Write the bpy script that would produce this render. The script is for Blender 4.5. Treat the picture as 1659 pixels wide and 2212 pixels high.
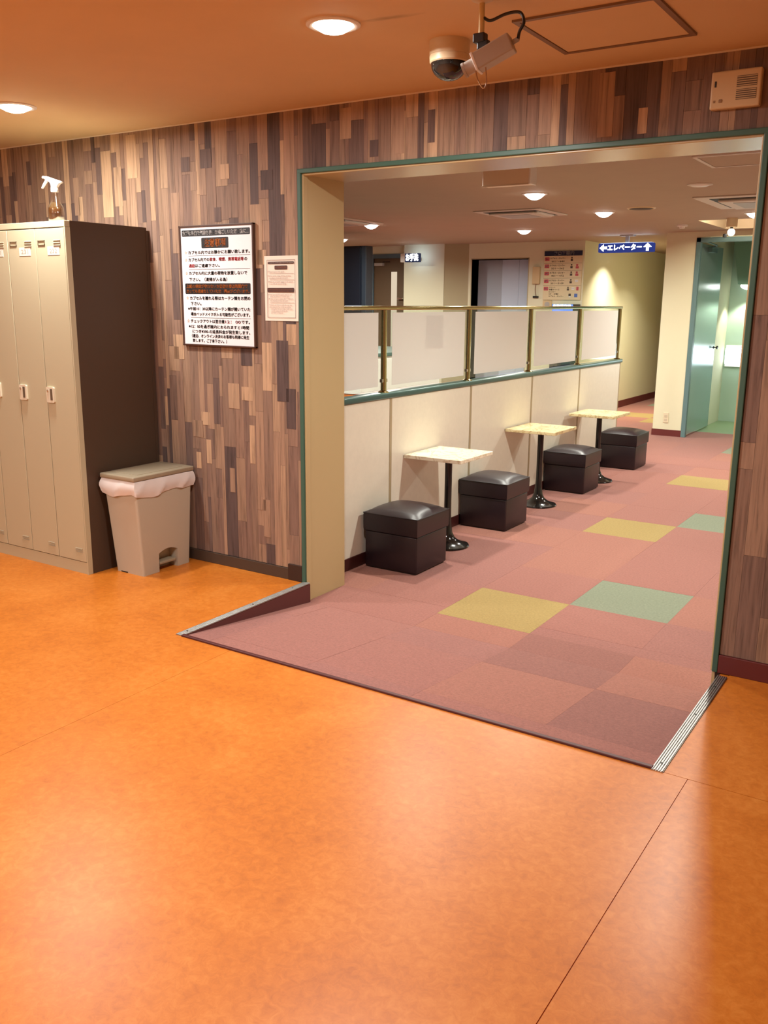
import bpy, bmesh, math, random
from mathutils import Vector, Matrix, Euler

random.seed(7)
for o in list(bpy.data.objects):
    bpy.data.objects.remove(o, do_unlink=True)
scene = bpy.context.scene
C = scene.collection

# ------------------------------------------------------------------ camera
FPX, YAW, PITCH, ROLL = 1940.5, -0.57202, 0.22972, -0.00867
cam_d = bpy.data.cameras.new('camera')
cam_d.sensor_fit = 'VERTICAL'
cam_d.sensor_height = 36.0
cam_d.lens = FPX / 2212.0 * 36.0
cam_d.clip_start = 0.05
cam_d.clip_end = 60
cam = bpy.data.objects.new('camera', cam_d)
C.objects.link(cam)
fw = Vector((math.sin(YAW) * math.cos(PITCH), math.cos(YAW) * math.cos(PITCH), -math.sin(PITCH)))
rt = Vector((math.cos(YAW), -math.sin(YAW), 0))
dn = fw.cross(rt)
cr, sr = math.cos(ROLL), math.sin(ROLL)
r2, d2 = cr * rt + sr * dn, -sr * rt + cr * dn
m = Matrix.Identity(4)
for i in range(3):
    m[i][0], m[i][1], m[i][2] = r2[i], -d2[i], -fw[i]
m[0][3], m[1][3], m[2][3] = 0.0, -3.5, 1.41
cam.matrix_world = m
scene.camera = cam

# ------------------------------------------------------------------ world, view
w = bpy.data.worlds.new('world')
scene.world = w
w.use_nodes = True
w.node_tree.nodes['Background'].inputs[0].default_value = (1.0, 0.9, 0.8, 1)
w.node_tree.nodes['Background'].inputs[1].default_value = 0.02
vs = scene.view_settings
vs.view_transform = 'Standard'
vs.look = 'None'
vs.gamma = 1.0
vs.use_curve_mapping = False
vs.exposure = 0.0
scene.cycles.max_bounces = 7
scene.cycles.diffuse_bounces = 4
scene.cycles.glossy_bounces = 3
scene.cycles.transmission_bounces = 4
scene.cycles.transparent_max_bounces = 10

ROOM_W = 29.5      # watts of a downlight in the orange room
HALL_W = 32.0      # watts of a downlight in the hall
ROOM_COL = (1.0, 0.965, 0.93)
HALL_COL = (0.97, 0.965, 0.86)

# ------------------------------------------------------------------ helpers
def srgb(r, g, b):
    def f(c):
        c /= 255.0
        return c / 12.92 if c <= 0.04045 else ((c + 0.055) / 1.055) ** 2.4
    return (f(r), f(g), f(b), 1.0)

MATS = {}
def mat(name, col, rough=0.5, metal=0.0, emit=None, strength=0.0, spec=0.5, coat=0.0, noise=None, bump=None, trans=0.0):
    """noise=(scale, amount, stretch) varies the value of the colour; bump=(scale, strength)"""
    if name in MATS:
        return MATS[name]
    mt = bpy.data.materials.new(name)
    mt.use_nodes = True
    nt = mt.node_tree
    b = nt.nodes['Principled BSDF']
    b.inputs['Base Color'].default_value = col
    b.inputs['Roughness'].default_value = rough
    b.inputs['Metallic'].default_value = metal
    b.inputs['Specular IOR Level'].default_value = spec
    b.inputs['Coat Weight'].default_value = coat
    b.inputs['Transmission Weight'].default_value = trans
    if emit:
        b.inputs['Emission Color'].default_value = emit
        b.inputs['Emission Strength'].default_value = strength
    if noise or bump:
        g = nt.nodes.new('ShaderNodeNewGeometry')
    if noise:
        sc, am, st = noise
        mp = nt.nodes.new('ShaderNodeMapping')
        mp.inputs['Scale'].default_value = st
        nt.links.new(g.outputs['Position'], mp.inputs['Vector'])
        n = nt.nodes.new('ShaderNodeTexNoise')
        n.inputs['Scale'].default_value = sc
        n.inputs['Detail'].default_value = 3
        n.inputs['Roughness'].default_value = 0.65
        nt.links.new(mp.outputs[0], n.inputs['Vector'])
        mr = nt.nodes.new('ShaderNodeMapRange')
        mr.inputs['From Min'].default_value = 0.25
        mr.inputs['From Max'].default_value = 0.75
        mr.inputs['To Min'].default_value = 1 - am
        mr.inputs['To Max'].default_value = 1 + am
        nt.links.new(n.outputs['Fac'], mr.inputs['Value'])
        hs = nt.nodes.new('ShaderNodeHueSaturation')
        hs.inputs['Color'].default_value = col
        nt.links.new(mr.outputs[0], hs.inputs['Value'])
        nt.links.new(hs.outputs[0], b.inputs['Base Color'])
    if bump:
        n2 = nt.nodes.new('ShaderNodeTexNoise')
        n2.inputs['Scale'].default_value = bump[0]
        n2.inputs['Detail'].default_value = 3
        nt.links.new(g.outputs['Position'], n2.inputs['Vector'])
        bp = nt.nodes.new('ShaderNodeBump')
        bp.inputs['Strength'].default_value = bump[1]
        bp.inputs['Distance'].default_value = 0.002
        nt.links.new(n2.outputs['Fac'], bp.inputs['Height'])
        nt.links.new(bp.outputs[0], b.inputs['Normal'])
    MATS[name] = mt
    return mt

def emat(name, col, strength):
    if name in MATS:
        return MATS[name]
    mt = bpy.data.materials.new(name)
    mt.use_nodes = True
    nt = mt.node_tree
    nt.nodes.remove(nt.nodes['Principled BSDF'])
    e = nt.nodes.new('ShaderNodeEmission')
    e.inputs[0].default_value = (*col[:3], 1)
    e.inputs[1].default_value = strength
    if name not in ('cove_glow', 'strip_glow', 'sign_top', 'tsign_back'):
        mt.cycles.emission_sampling = 'NONE'     # small glowing faces; their light comes from the lamp beside them
    nt.links.new(e.outputs[0], nt.nodes['Material Output'].inputs[0])
    MATS[name] = mt
    return mt

def world_off(p):
    v = Vector((0, 0, 0))
    while p:
        v += p.location
        p = p.parent
    return v

def obj(name, bm, mt, parent=None, local=False, smooth=False):
    me = bpy.data.meshes.new(name)
    if parent is not None and not local:
        bmesh.ops.translate(bm, verts=bm.verts, vec=-world_off(parent))
    bm.to_mesh(me)
    bm.free()
    for x in (mt if isinstance(mt, (list, tuple)) else [mt]):
        me.materials.append(x)
    if smooth:
        for p in me.polygons:
            p.use_smooth = True
    o = bpy.data.objects.new(name, me)
    C.objects.link(o)
    if parent is not None:
        o.parent = parent
    if smooth:
        try:
            me.set_sharp_from_angle(angle=math.radians(40))
        except Exception:
            pass
    return o

def thing(name, label, cat, loc=(0, 0, 0), group=None, rot=(0, 0, 0)):
    o = bpy.data.objects.new(name, None)
    C.objects.link(o)
    o.location = loc
    o.rotation_euler = rot
    o.empty_display_size = 0.05
    o['label'] = label
    o['category'] = cat
    if group:
        o['group'] = group
    return o

def tag(o, label, cat, group=None):
    o['label'] = label
    o['category'] = cat
    if group:
        o['group'] = group
    return o

def struct(name, bm, mt, label=None, smooth=False):
    o = obj(name, bm, mt, smooth=smooth)
    o['kind'] = 'structure'
    if label:
        o['label'] = label
    return o

def sempty(name, label=None):
    o = bpy.data.objects.new(name, None)
    C.objects.link(o)
    o['kind'] = 'structure'
    if label:
        o['label'] = label
    return o

def NB():
    return bmesh.new()

def box(bm, x0, x1, y0, y1, z0, z1, bev=0.0, seg=2):
    b = bmesh.new()
    bmesh.ops.create_cube(b, size=1.0)
    for v in b.verts:
        v.co = Vector(((x0 + x1) / 2 + v.co.x * (x1 - x0), (y0 + y1) / 2 + v.co.y * (y1 - y0), (z0 + z1) / 2 + v.co.z * (z1 - z0)))
    if bev > 0:
        bmesh.ops.bevel(b, geom=list(b.edges), offset=bev, segments=seg, profile=0.5, affect='EDGES')
    merge(bm, b)
    return bm

def merge(bm, b, mtx=None):
    if mtx is not None:
        bmesh.ops.transform(b, matrix=mtx, verts=b.verts)
    vm = {}
    for v in b.verts:
        vm[v] = bm.verts.new(v.co)
    for f in b.faces:
        try:
            nf = bm.faces.new([vm[v] for v in f.verts])
            nf.material_index = f.material_index
            nf.smooth = f.smooth
        except ValueError:
            pass
    b.free()

def B(*a, **k):
    return box(NB(), *a, **k)

def lathe(bm, cx, cy, prof, seg=32, cap=True):
    """prof: list of (radius, z) from one end to the other"""
    rings = []
    for r, z in prof:
        rings.append([bm.verts.new((cx + r * math.cos(2 * math.pi * k / seg), cy + r * math.sin(2 * math.pi * k / seg), z)) for k in range(seg)])
    for a, b in zip(rings, rings[1:]):
        for k in range(seg):
            bm.faces.new((a[k], a[(k + 1) % seg], b[(k + 1) % seg], b[k]))
    if cap:
        if prof[0][0] > 1e-5:
            bm.faces.new(list(reversed(rings[0])))
        if prof[-1][0] > 1e-5:
            bm.faces.new(rings[-1])
    bmesh.ops.recalc_face_normals(bm, faces=bm.faces)
    return bm

def tube(bm, pts, r, seg=10, smooth_steps=0):
    P = [Vector(p) for p in pts]
    if smooth_steps:
        Q = []
        n = len(P)
        for i in range(n - 1):
            p0, p1, p2, p3 = P[max(i - 1, 0)], P[i], P[i + 1], P[min(i + 2, n - 1)]
            for s in range(smooth_steps):
                t = s / smooth_steps
                Q.append(0.5 * ((2 * p1) + (-p0 + p2) * t + (2 * p0 - 5 * p1 + 4 * p2 - p3) * t * t + (-p0 + 3 * p1 - 3 * p2 + p3) * t ** 3))
        Q.append(P[-1])
        P = Q
    rings = []
    for i, p in enumerate(P):
        t = (P[min(i + 1, len(P) - 1)] - P[max(i - 1, 0)]).normalized()
        a = t.orthogonal().normalized() if i == 0 else (pa - t * pa.dot(t)).normalized()
        pa = a
        b = t.cross(a)
        rr = r[i] if isinstance(r, (list, tuple)) else r
        rings.append([bm.verts.new(p + rr * (math.cos(2 * math.pi * k / seg) * a + math.sin(2 * math.pi * k / seg) * b)) for k in range(seg)])
    for a, b in zip(rings, rings[1:]):
        for k in range(seg):
            bm.faces.new((a[k], a[(k + 1) % seg], b[(k + 1) % seg], b[k]))
    bm.faces.new(list(reversed(rings[0])))
    bm.faces.new(rings[-1])
    return bm

def prism(bm, poly, axis, a0, a1):
    """poly of 2d points extruded along axis ('x': (y,z), 'y': (x,z), 'z': (x,y))"""
    def P(u, v, a):
        return {'x': (a, u, v), 'y': (u, a, v), 'z': (u, v, a)}[axis]
    A = [bm.verts.new(P(u, v, a0)) for u, v in poly]
    Bv = [bm.verts.new(P(u, v, a1)) for u, v in poly]
    n = len(poly)
    bm.faces.new(A)
    bm.faces.new(list(reversed(Bv)))
    for i in range(n):
        bm.faces.new((A[i], A[(i + 1) % n], Bv[(i + 1) % n], Bv[i]))
    bmesh.ops.recalc_face_normals(bm, faces=bm.faces)
    return bm

def copy_tree(o, parent=None):
    c = o.copy()
    C.objects.link(c)
    c.parent = parent
    for ch in o.children:
        copy_tree(ch, c)
    return c

# lettering ---------------------------------------------------------------
_tc = {}
def text_geo(s):
    if s in _tc:
        return _tc[s]
    cu = bpy.data.curves.new('t', 'FONT')
    cu.body = s
    cu.size = 1.0
    cu.resolution_u = 2
    o = bpy.data.objects.new('t', cu)
    C.objects.link(o)
    dg = bpy.context.evaluated_depsgraph_get()
    me = o.evaluated_get(dg).to_mesh()
    vs_ = [(v.co.x, v.co.y) for v in me.vertices]
    fs = [list(p.vertices) for p in me.polygons]
    o.evaluated_get(dg).to_mesh_clear()
    bpy.data.objects.remove(o, do_unlink=True)
    bpy.data.curves.remove(cu)
    _tc[s] = (vs_, fs)
    return _tc[s]

def put_text(bm, s, x0, x1, zc, h, y, bold=0.0):
    """line s stretched to x0..x1, glyph body height about h, centred on zc, in the plane y facing -Y"""
    vs_, fs = text_geo(s)
    if not vs_:
        return
    xa, xb = min(v[0] for v in vs_), max(v[0] for v in vs_)
    sx = (x1 - x0) / max(xb - xa, 1e-6)
    for k in ((0, 0),) if not bold else ((-bold, 0), (bold, 0), (0, bold), (0, -bold)):
        vv = [bm.verts.new((x0 + (v[0] - xa) * sx + k[0], y, zc + (v[1] - 0.34) * h * 1.15 + k[1])) for v in vs_]
        for f in fs:
            try:
                bm.faces.new([vv[i] for i in f])
            except ValueError:
                pass

def rrect(bm, x0, x1, z0, z1, y0, y1, r):
    pts = []
    for cx, cz, a0 in ((x1 - r, z1 - r, 0), (x0 + r, z1 - r, 90), (x0 + r, z0 + r, 180), (x1 - r, z0 + r, 270)):
        for k in range(5):
            a = math.radians(a0 + k * 22.5)
            pts.append((cx + r * math.cos(a), cz + r * math.sin(a)))
    return prism(bm, pts, 'y', y0, y1)

# ------------------------------------------------------------------ materials
def lino_mat():
    mt = bpy.data.materials.new('orange_linoleum')
    mt.use_nodes = True
    nt = mt.node_tree
    b = nt.nodes['Principled BSDF']
    g = nt.nodes.new('ShaderNodeNewGeometry')
    def noise(sc, det, ro=0.6):
        n = nt.nodes.new('ShaderNodeTexNoise')
        n.inputs['Scale'].default_value = sc
        n.inputs['Detail'].default_value = det
        n.inputs['Roughness'].default_value = ro
        n.inputs['Distortion'].default_value = 0.6
        nt.links.new(g.outputs['Position'], n.inputs['Vector'])
        return n
    n1, n2 = noise(3.0, 2), noise(38, 4, 0.7)
    mx = nt.nodes.new('ShaderNodeMix')
    mx.data_type = 'FLOAT'
    mx.inputs[0].default_value = 0.6
    nt.links.new(n1.outputs['Fac'], mx.inputs[2])
    nt.links.new(n2.outputs['Fac'], mx.inputs[3])
    cr_ = nt.nodes.new('ShaderNodeValToRGB')
    e = cr_.color_ramp.elements
    e[0].position, e[0].color = 0.28, (0.43, 0.115, 0.010, 1)
    e[1].position, e[1].color = 0.69, (0.66, 0.235, 0.036, 1)
    k = e.new(0.5)
    k.color = (0.57, 0.172, 0.017, 1)
    nt.links.new(mx.outputs[0], cr_.inputs[0])
    nt.links.new(cr_.outputs[0], b.inputs['Base Color'])
    b.inputs['Roughness'].default_value = 0.37
    b.inputs['Specular IOR Level'].default_value = 0.42
    n3 = noise(160, 2)
    bp = nt.nodes.new('ShaderNodeBump')
    bp.inputs['Strength'].default_value = 0.08
    bp.inputs['Distance'].default_value = 0.001
    nt.links.new(n3.outputs['Fac'], bp.inputs['Height'])
    nt.links.new(bp.outputs[0], b.inputs['Normal'])
    return mt

def plank_mat(name, col):
    mt = bpy.data.materials.new(name)
    mt.use_nodes = True
    nt = mt.node_tree
    b = nt.nodes['Principled BSDF']
    g = nt.nodes.new('ShaderNodeNewGeometry')
    oi = nt.nodes.new('ShaderNodeObjectInfo')
    ad = nt.nodes.new('ShaderNodeVectorMath')
    ad.operation = 'ADD'
    mu = nt.nodes.new('ShaderNodeVectorMath')
    mu.operation = 'SCALE'
    mu.inputs['Scale'].default_value = 13.0
    cb = nt.nodes.new('ShaderNodeCombineXYZ')
    nt.links.new(oi.outputs['Random'], cb.inputs[0])
    nt.links.new(oi.outputs['Random'], cb.inputs[2])
    nt.links.new(cb.outputs[0], mu.inputs[0])
    nt.links.new(g.outputs['Position'], ad.inputs[0])
    nt.links.new(mu.outputs[0], ad.inputs[1])
    mp = nt.nodes.new('ShaderNodeMapping')
    mp.inputs['Scale'].default_value = (40, 1, 2.2)
    nt.links.new(ad.outputs[0], mp.inputs[0])
    n = nt.nodes.new('ShaderNodeTexNoise')
    n.inputs['Scale'].default_value = 1.6
    n.inputs['Detail'].default_value = 4
    n.inputs['Roughness'].default_value = 0.62
    n.inputs['Distortion'].default_value = 0.5
    nt.links.new(mp.outputs[0], n.inputs['Vector'])
    cr_ = nt.nodes.new('ShaderNodeValToRGB')
    e = cr_.color_ramp.elements
    d = tuple(c * 0.55 for c in col[:3]) + (1,)
    l = tuple(min(1, c * 1.28) for c in col[:3]) + (1,)
    e[0].position, e[0].color = 0.28, d
    e[1].position, e[1].color = 0.72, l
    k = e.new(0.47)
    k.color = col
    nt.links.new(n.outputs['Fac'], cr_.inputs[0])
    nt.links.new(cr_.outputs[0], b.inputs['Base Color'])
    b.inputs['Roughness'].default_value = 0.62
    b.inputs['Specular IOR Level'].default_value = 0.25
    return mt

def carpet_mat(name, col):
    mt = bpy.data.materials.new(name)
    mt.use_nodes = True
    nt = mt.node_tree
    b = nt.nodes['Principled BSDF']
    g = nt.nodes.new('ShaderNodeNewGeometry')
    n = nt.nodes.new('ShaderNodeTexNoise')
    n.inputs['Scale'].default_value = 260
    n.inputs['Detail'].default_value = 2
    nt.links.new(g.outputs['Position'], n.inputs['Vector'])
    n2 = nt.nodes.new('ShaderNodeTexNoise')
    n2.inputs['Scale'].default_value = 90
    n2.inputs['Detail'].default_value = 1
    nt.links.new(g.outputs['Position'], n2.inputs['Vector'])
    mxf = nt.nodes.new('ShaderNodeMath')
    mxf.operation = 'ADD'
    nt.links.new(n.outputs['Fac'], mxf.inputs[0])
    nt.links.new(n2.outputs['Fac'], mxf.inputs[1])
    mr = nt.nodes.new('ShaderNodeMapRange')
    mr.inputs['From Min'].default_value = 0.6
    mr.inputs['From Max'].default_value = 1.4
    mr.inputs['To Min'].default_value = 0.80
    mr.inputs['To Max'].default_value = 1.20
    nt.links.new(mxf.outputs[0], mr.inputs[0])
    hs = nt.nodes.new('ShaderNodeHueSaturation')
    hs.inputs['Color'].default_value = col
    nt.links.new(mr.outputs[0], hs.inputs['Value'])
    nt.links.new(hs.outputs[0], b.inputs['Base Color'])
    b.inputs['Roughness'].default_value = 0.95
    b.inputs['Specular IOR Level'].default_value = 0.1
    b.inputs['Sheen Weight'].default_value = 0.15
    bp = nt.nodes.new('ShaderNodeBump')
    bp.inputs['Strength'].default_value = 0.5
    bp.inputs['Distance'].default_value = 0.003
    nt.links.new(n.outputs['Fac'], bp.inputs['Height'])
    nt.links.new(bp.outputs[0], b.inputs['Normal'])
    return mt

def clear_glass(name, tint=(0.93, 0.97, 0.94, 1), refl=0.08):
    mt = bpy.data.materials.new(name)
    mt.use_nodes = True
    nt = mt.node_tree
    nt.nodes.remove(nt.nodes['Principled BSDF'])
    t = nt.nodes.new('ShaderNodeBsdfTransparent')
    t.inputs[0].default_value = tint
    gl = nt.nodes.new('ShaderNodeBsdfGlossy')
    gl.inputs['Roughness'].default_value = 0.02
    lw = nt.nodes.new('ShaderNodeLayerWeight')
    lw.inputs[0].default_value = 0.5
    pw = nt.nodes.new('ShaderNodeMath')
    pw.operation = 'POWER'
    pw.inputs[1].default_value = 5.0
    nt.links.new(lw.outputs['Facing'], pw.inputs[0])
    fr = nt.nodes.new('ShaderNodeMath')
    fr.operation = 'MULTIPLY_ADD'
    fr.inputs[1].default_value = 0.92
    fr.inputs[2].default_value = refl * 0.5
    nt.links.new(pw.outputs[0], fr.inputs[0])
    mx = nt.nodes.new('ShaderNodeMixShader')
    nt.links.new(fr.outputs[0], mx.inputs[0])
    nt.links.new(t.outputs[0], mx.inputs[1])
    nt.links.new(gl.outputs[0], mx.inputs[2])
    nt.links.new(mx.outputs[0], nt.nodes['Material Output'].inputs[0])
    return mt

def frosted(name):
    mt = bpy.data.materials.new(name)
    mt.use_nodes = True
    nt = mt.node_tree
    nt.nodes.remove(nt.nodes['Principled BSDF'])
    d = nt.nodes.new('ShaderNodeBsdfDiffuse')
    d.inputs[0].default_value = (0.93, 0.92, 0.88, 1)
    tr = nt.nodes.new('ShaderNodeBsdfTranslucent')
    tr.inputs[0].default_value = (0.92, 0.90, 0.87, 1)
    rf = nt.nodes.new('ShaderNodeBsdfRefraction')
    rf.inputs['Color'].default_value = (0.95, 0.94, 0.92, 1)
    rf.inputs['Roughness'].default_value = 0.45
    rf.inputs['IOR'].default_value = 1.05
    m1 = nt.nodes.new('ShaderNodeMixShader')
    m1.inputs[0].default_value = 0.25
    nt.links.new(d.outputs[0], m1.inputs[1])
    nt.links.new(tr.outputs[0], m1.inputs[2])
    m2 = nt.nodes.new('ShaderNodeMixShader')
    m2.inputs[0].default_value = 0.10
    nt.links.new(m1.outputs[0], m2.inputs[1])
    nt.links.new(rf.outputs[0], m2.inputs[2])
    nt.links.new(m2.outputs[0], nt.nodes['Material Output'].inputs[0])
    return mt

LINO = lino_mat()
GLASS = clear_glass('clear_glass')
FROST = frosted('frosted_film')
ROOM_CEIL = mat('room_ceiling_paint', (0.68, 0.49, 0.275, 1), 0.8, noise=(3, 0.03, (1, 1, 1)))
def add_scuff(mt, cx, cy, lx, ly, ang):
    # dark smear left on the ceiling beside the downlight
    nt = mt.node_tree
    b = nt.nodes['Principled BSDF']
    src = b.inputs['Base Color'].links[0].from_socket
    g_ = nt.nodes.new('ShaderNodeNewGeometry')
    mp = nt.nodes.new('ShaderNodeMapping')
    mp.vector_type = 'TEXTURE'
    mp.inputs['Location'].default_value = (cx, cy, ZC_)
    mp.inputs['Rotation'].default_value = (0, 0, ang)
    mp.inputs['Scale'].default_value = (lx, ly, 1)
    nt.links.new(g_.outputs['Position'], mp.inputs[0])
    n = nt.nodes.new('ShaderNodeTexNoise')
    n.inputs['Scale'].default_value = 2.5
    nt.links.new(mp.outputs[0], n.inputs['Vector'])
    ln = nt.nodes.new('ShaderNodeVectorMath')
    ln.operation = 'LENGTH'
    nt.links.new(mp.outputs[0], ln.inputs[0])
    ad = nt.nodes.new('ShaderNodeMath')
    ad.operation = 'ADD'
    nt.links.new(ln.outputs['Value'], ad.inputs[0])
    nt.links.new(n.outputs['Fac'], ad.inputs[1])
    mr = nt.nodes.new('ShaderNodeMapRange')
    mr.inputs['From Min'].default_value = 0.6
    mr.inputs['From Max'].default_value = 1.5
    mr.inputs['To Min'].default_value = 0.5
    mr.inputs['To Max'].default_value = 0.0
    nt.links.new(ad.outputs[0], mr.inputs[0])
    mx = nt.nodes.new('ShaderNodeMix')
    mx.data_type = 'RGBA'
    mx.inputs[7].default_value = (0.16, 0.10, 0.05, 1)
    nt.links.new(mr.outputs[0], mx.inputs[0])
    nt.links.new(src, mx.inputs[6])
    nt.links.new(mx.outputs[2], b.inputs['Base Color'])
ZC_ = 2.27
add_scuff(ROOM_CEIL, -1.66, -0.918, 0.125, 0.020, 0.12)
ROOM_WALL = mat('room_wall_paint', (0.70, 0.60, 0.46, 1), 0.8)
HALL_CEIL = mat('hall_ceiling_paint', (0.42, 0.315, 0.215, 1), 0.75, noise=(3, 0.03, (1, 1, 1)))
HALL_WALL = mat('hall_wall_paper', (0.70, 0.68, 0.49, 1), 0.75, bump=(180, 0.25))
OLIVE = mat('olive_wall', (0.42, 0.37, 0.23, 1), 0.8, bump=(180, 0.25))
GREEN_TRIM = mat('green_trim', (0.045, 0.12, 0.085, 1), 0.45)
LEDGE_GREEN = mat('ledge_green', (0.05, 0.115, 0.10, 1), 0.28)
JAMB = mat('jamb_paint', (0.52, 0.40, 0.205, 1), 0.25, spec=0.5)
BASE_BROWN = mat('baseboard_brown', (0.065, 0.042, 0.028, 1), 0.5)
BASE_DARK = mat('baseboard_dark', (0.035, 0.018, 0.013, 1), 0.5)
BASE_RED = mat('baseboard_red', (0.12, 0.018, 0.016, 1), 0.5)
CAP_WHITE = mat('cornice_strip', (0.75, 0.65, 0.52, 1), 0.5)
ALU = mat('ribbed_aluminium', (0.46, 0.46, 0.45, 1), 0.35, 0.9, noise=(40, 0.15, (1, 1, 1)))
LOCK_BEIGE = mat('locker_beige', (0.50, 0.455, 0.30, 1), 0.42)
LOCK_EDGE = mat('locker_gap', (0.10, 0.08, 0.05, 1), 0.6)
LOCK_BROWN = mat('locker_brown', (0.075, 0.046, 0.028, 1), 0.55, spec=0.3)
HANDLE_W = mat('handle_ivory', (0.72, 0.66, 0.50, 1), 0.35)
DARK = mat('dark_recess', (0.02, 0.017, 0.013, 1), 0.6)
CHROME = mat('chrome', (0.75, 0.74, 0.70, 1), 0.15, 1.0)
BRASS = mat('polished_brass', (0.47, 0.40, 0.20, 1), 0.14, 1.0)
PAPER = mat('paper_white', (0.83, 0.83, 0.85, 1), 0.5)
INK = mat('ink_black', (0.012, 0.010, 0.010, 1), 0.5)
INK_ORANGE = mat('ink_orange', (0.75, 0.20, 0.03, 1), 0.5)
INK_RED = mat('ink_red', (0.70, 0.04, 0.05, 1), 0.5)
INK_WHITE = mat('ink_white', (0.85, 0.83, 0.80, 1), 0.5)
INK_BROWN = mat('ink_brown', (0.07, 0.03, 0.022, 1), 0.5)
INK_PALE = mat('ink_pale', (0.24, 0.19, 0.17, 1), 0.5)
BOARD_FRAME = mat('board_frame_brown', (0.075, 0.035, 0.022, 1), 0.4)
PANEL_W = mat('partition_panel', (0.80, 0.74, 0.62, 1), 0.38, noise=(25, 0.03, (1, 1, 1)))
STRIP_TAN = mat('joint_strip_tan', (0.42, 0.33, 0.20, 1), 0.45)
LEATHER = mat('dark_leather', (0.015, 0.007, 0.010, 1), 0.36, bump=(320, 0.15), spec=0.5)
LEATHER_P = mat('leather_piping', (0.010, 0.006, 0.008, 1), 0.4)
BLACK_GLOSS = mat('black_enamel', (0.012, 0.010, 0.009, 1), 0.12)
BLACK = mat('black_plastic', (0.012, 0.011, 0.010, 1), 0.4)
WHITE_PL = mat('white_plastic', (0.80, 0.78, 0.74, 1), 0.35)
IVORY = mat('ivory_plastic', (0.62, 0.47, 0.26, 1), 0.4)
GREY_PL = mat('grey_plastic', (0.40, 0.37, 0.33, 1), 0.5)
BIN_BEIGE = mat('bin_beige', (0.50, 0.45, 0.345, 1), 0.45, bump=(250, 0.1))
BIN_LID = mat('bin_lid', (0.33, 0.28, 0.19, 1), 0.4)
BAG = mat('bin_bag_plastic', (0.88, 0.86, 0.83, 1), 0.35, trans=0.15)
AC_WHITE = mat('ac_panel', (0.62, 0.54, 0.45, 1), 0.5)
TEAL = mat('teal_frame', (0.11, 0.20, 0.21, 1), 0.4)
BROWN_DOOR = mat('brown_door', (0.12, 0.075, 0.04, 1), 0.5)
NAVY = mat('navy_cabinet', (0.010, 0.013, 0.022, 1), 0.3)
LIFT = mat('lift_door_metal', (0.52, 0.62, 0.76, 1), 0.5)
MINT = mat('mint_wall', (0.42, 0.58, 0.48, 1), 0.7)
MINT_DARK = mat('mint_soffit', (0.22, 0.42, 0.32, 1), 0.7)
GREEN_FLOOR = mat('green_vinyl', (0.22, 0.32, 0.16, 1), 0.35)
DOOR_GLASS = mat('teal_glass_door', (0.36, 0.50, 0.50, 1), 0.2, 0.5)
BROWN_METAL = mat('hatch_frame', (0.22, 0.13, 0.07, 1), 0.45)

LAMP_ROOM = emat('room_lamp_glow', (1.0, 0.90, 0.72), 14)
LAMP_HALL = emat('hall_lamp_glow', (1.0, 0.95, 0.88), 14)

# ------------------------------------------------------------------ structure
FZ = -0.10            # hall carpet level
ZC = 2.27             # room ceiling
ZH = 2.20             # hall ceiling
OX0, OX1, OZ = -2.722, -0.703, 1.985      # opening
JD = 0.325            # wall thickness
RX0, RX1, RY = -2.703, -0.668, -0.905     # ramp pit

# room floor: slab with a pit for the ramp, and linoleum sheets on it
fl = NB()
for a in ((-6.5, 2.5, -6.5, RY), (-6.5, RX0, RY, 0.0), (RX1, 2.5, RY, 0.0)):
    box(fl, a[0], a[1], a[2], a[3], -0.25, -0.003)
floor = struct('floor', fl, LINO, 'orange mottled linoleum floor')
g = 0.0012
obj('floor_sheet', box(B(-6.5, -2.42, -6.5, RY, -0.003, 0.0), -6.5, RX0 - 0.032, RY, 0.0, -0.003, 0.0), LINO, floor)
sheets = [(-2.42 + g, -0.56 - g, -6.5, RY - g), (-0.56 + g, 2.5, -6.5, RY - g),
          (-0.634 + g, 2.5, RY + g, 0.0)]
for a in sheets:
    obj('floor_sheet', B(a[0], a[1], a[2], a[3], -0.003, 0.0), LINO, floor)

# hall floor with carpet tiles
hf = NB()
box(hf, -9.5, 1.5, 0.0, 7.75, -0.30, FZ - 0.006)
box(hf, -4.5, -3.0, 7.75, 13.2, -0.30, FZ - 0.006)
box(hf, -9.5, -4.5, 7.75, 8.4, -0.30, FZ - 0.006)
prism(hf, [(RY, -0.25), (0.0, -0.25), (0.0, FZ - 0.006), (RY, -0.006)], 'x', RX0, RX1)
CARPET = mat('carpet_backing', (0.36, 0.12, 0.10, 1), 0.95)
hall_floor = struct('floor_hall', hf, CARPET, 'pink carpeted hall floor with a short ramp')
TONES = {
    'p1': carpet_mat('carpet_pink', (0.300, 0.125, 0.100, 1)),
    'p2': carpet_mat('carpet_rose', (0.288, 0.123, 0.102, 1)),
    'p3': carpet_mat('carpet_salmon', (0.318, 0.133, 0.098, 1)),
    'p4': carpet_mat('carpet_mauve', (0.258, 0.110, 0.090, 1)),
    'y': carpet_mat('carpet_mustard', (0.33, 0.232, 0.080, 1)),
    'g': carpet_mat('carpet_sage', (0.200, 0.225, 0.155, 1)),
}
def zramp(y):
    return 0.0 if y <= RY else (FZ if y >= 0 else FZ * (y - RY) / (-RY))
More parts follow.
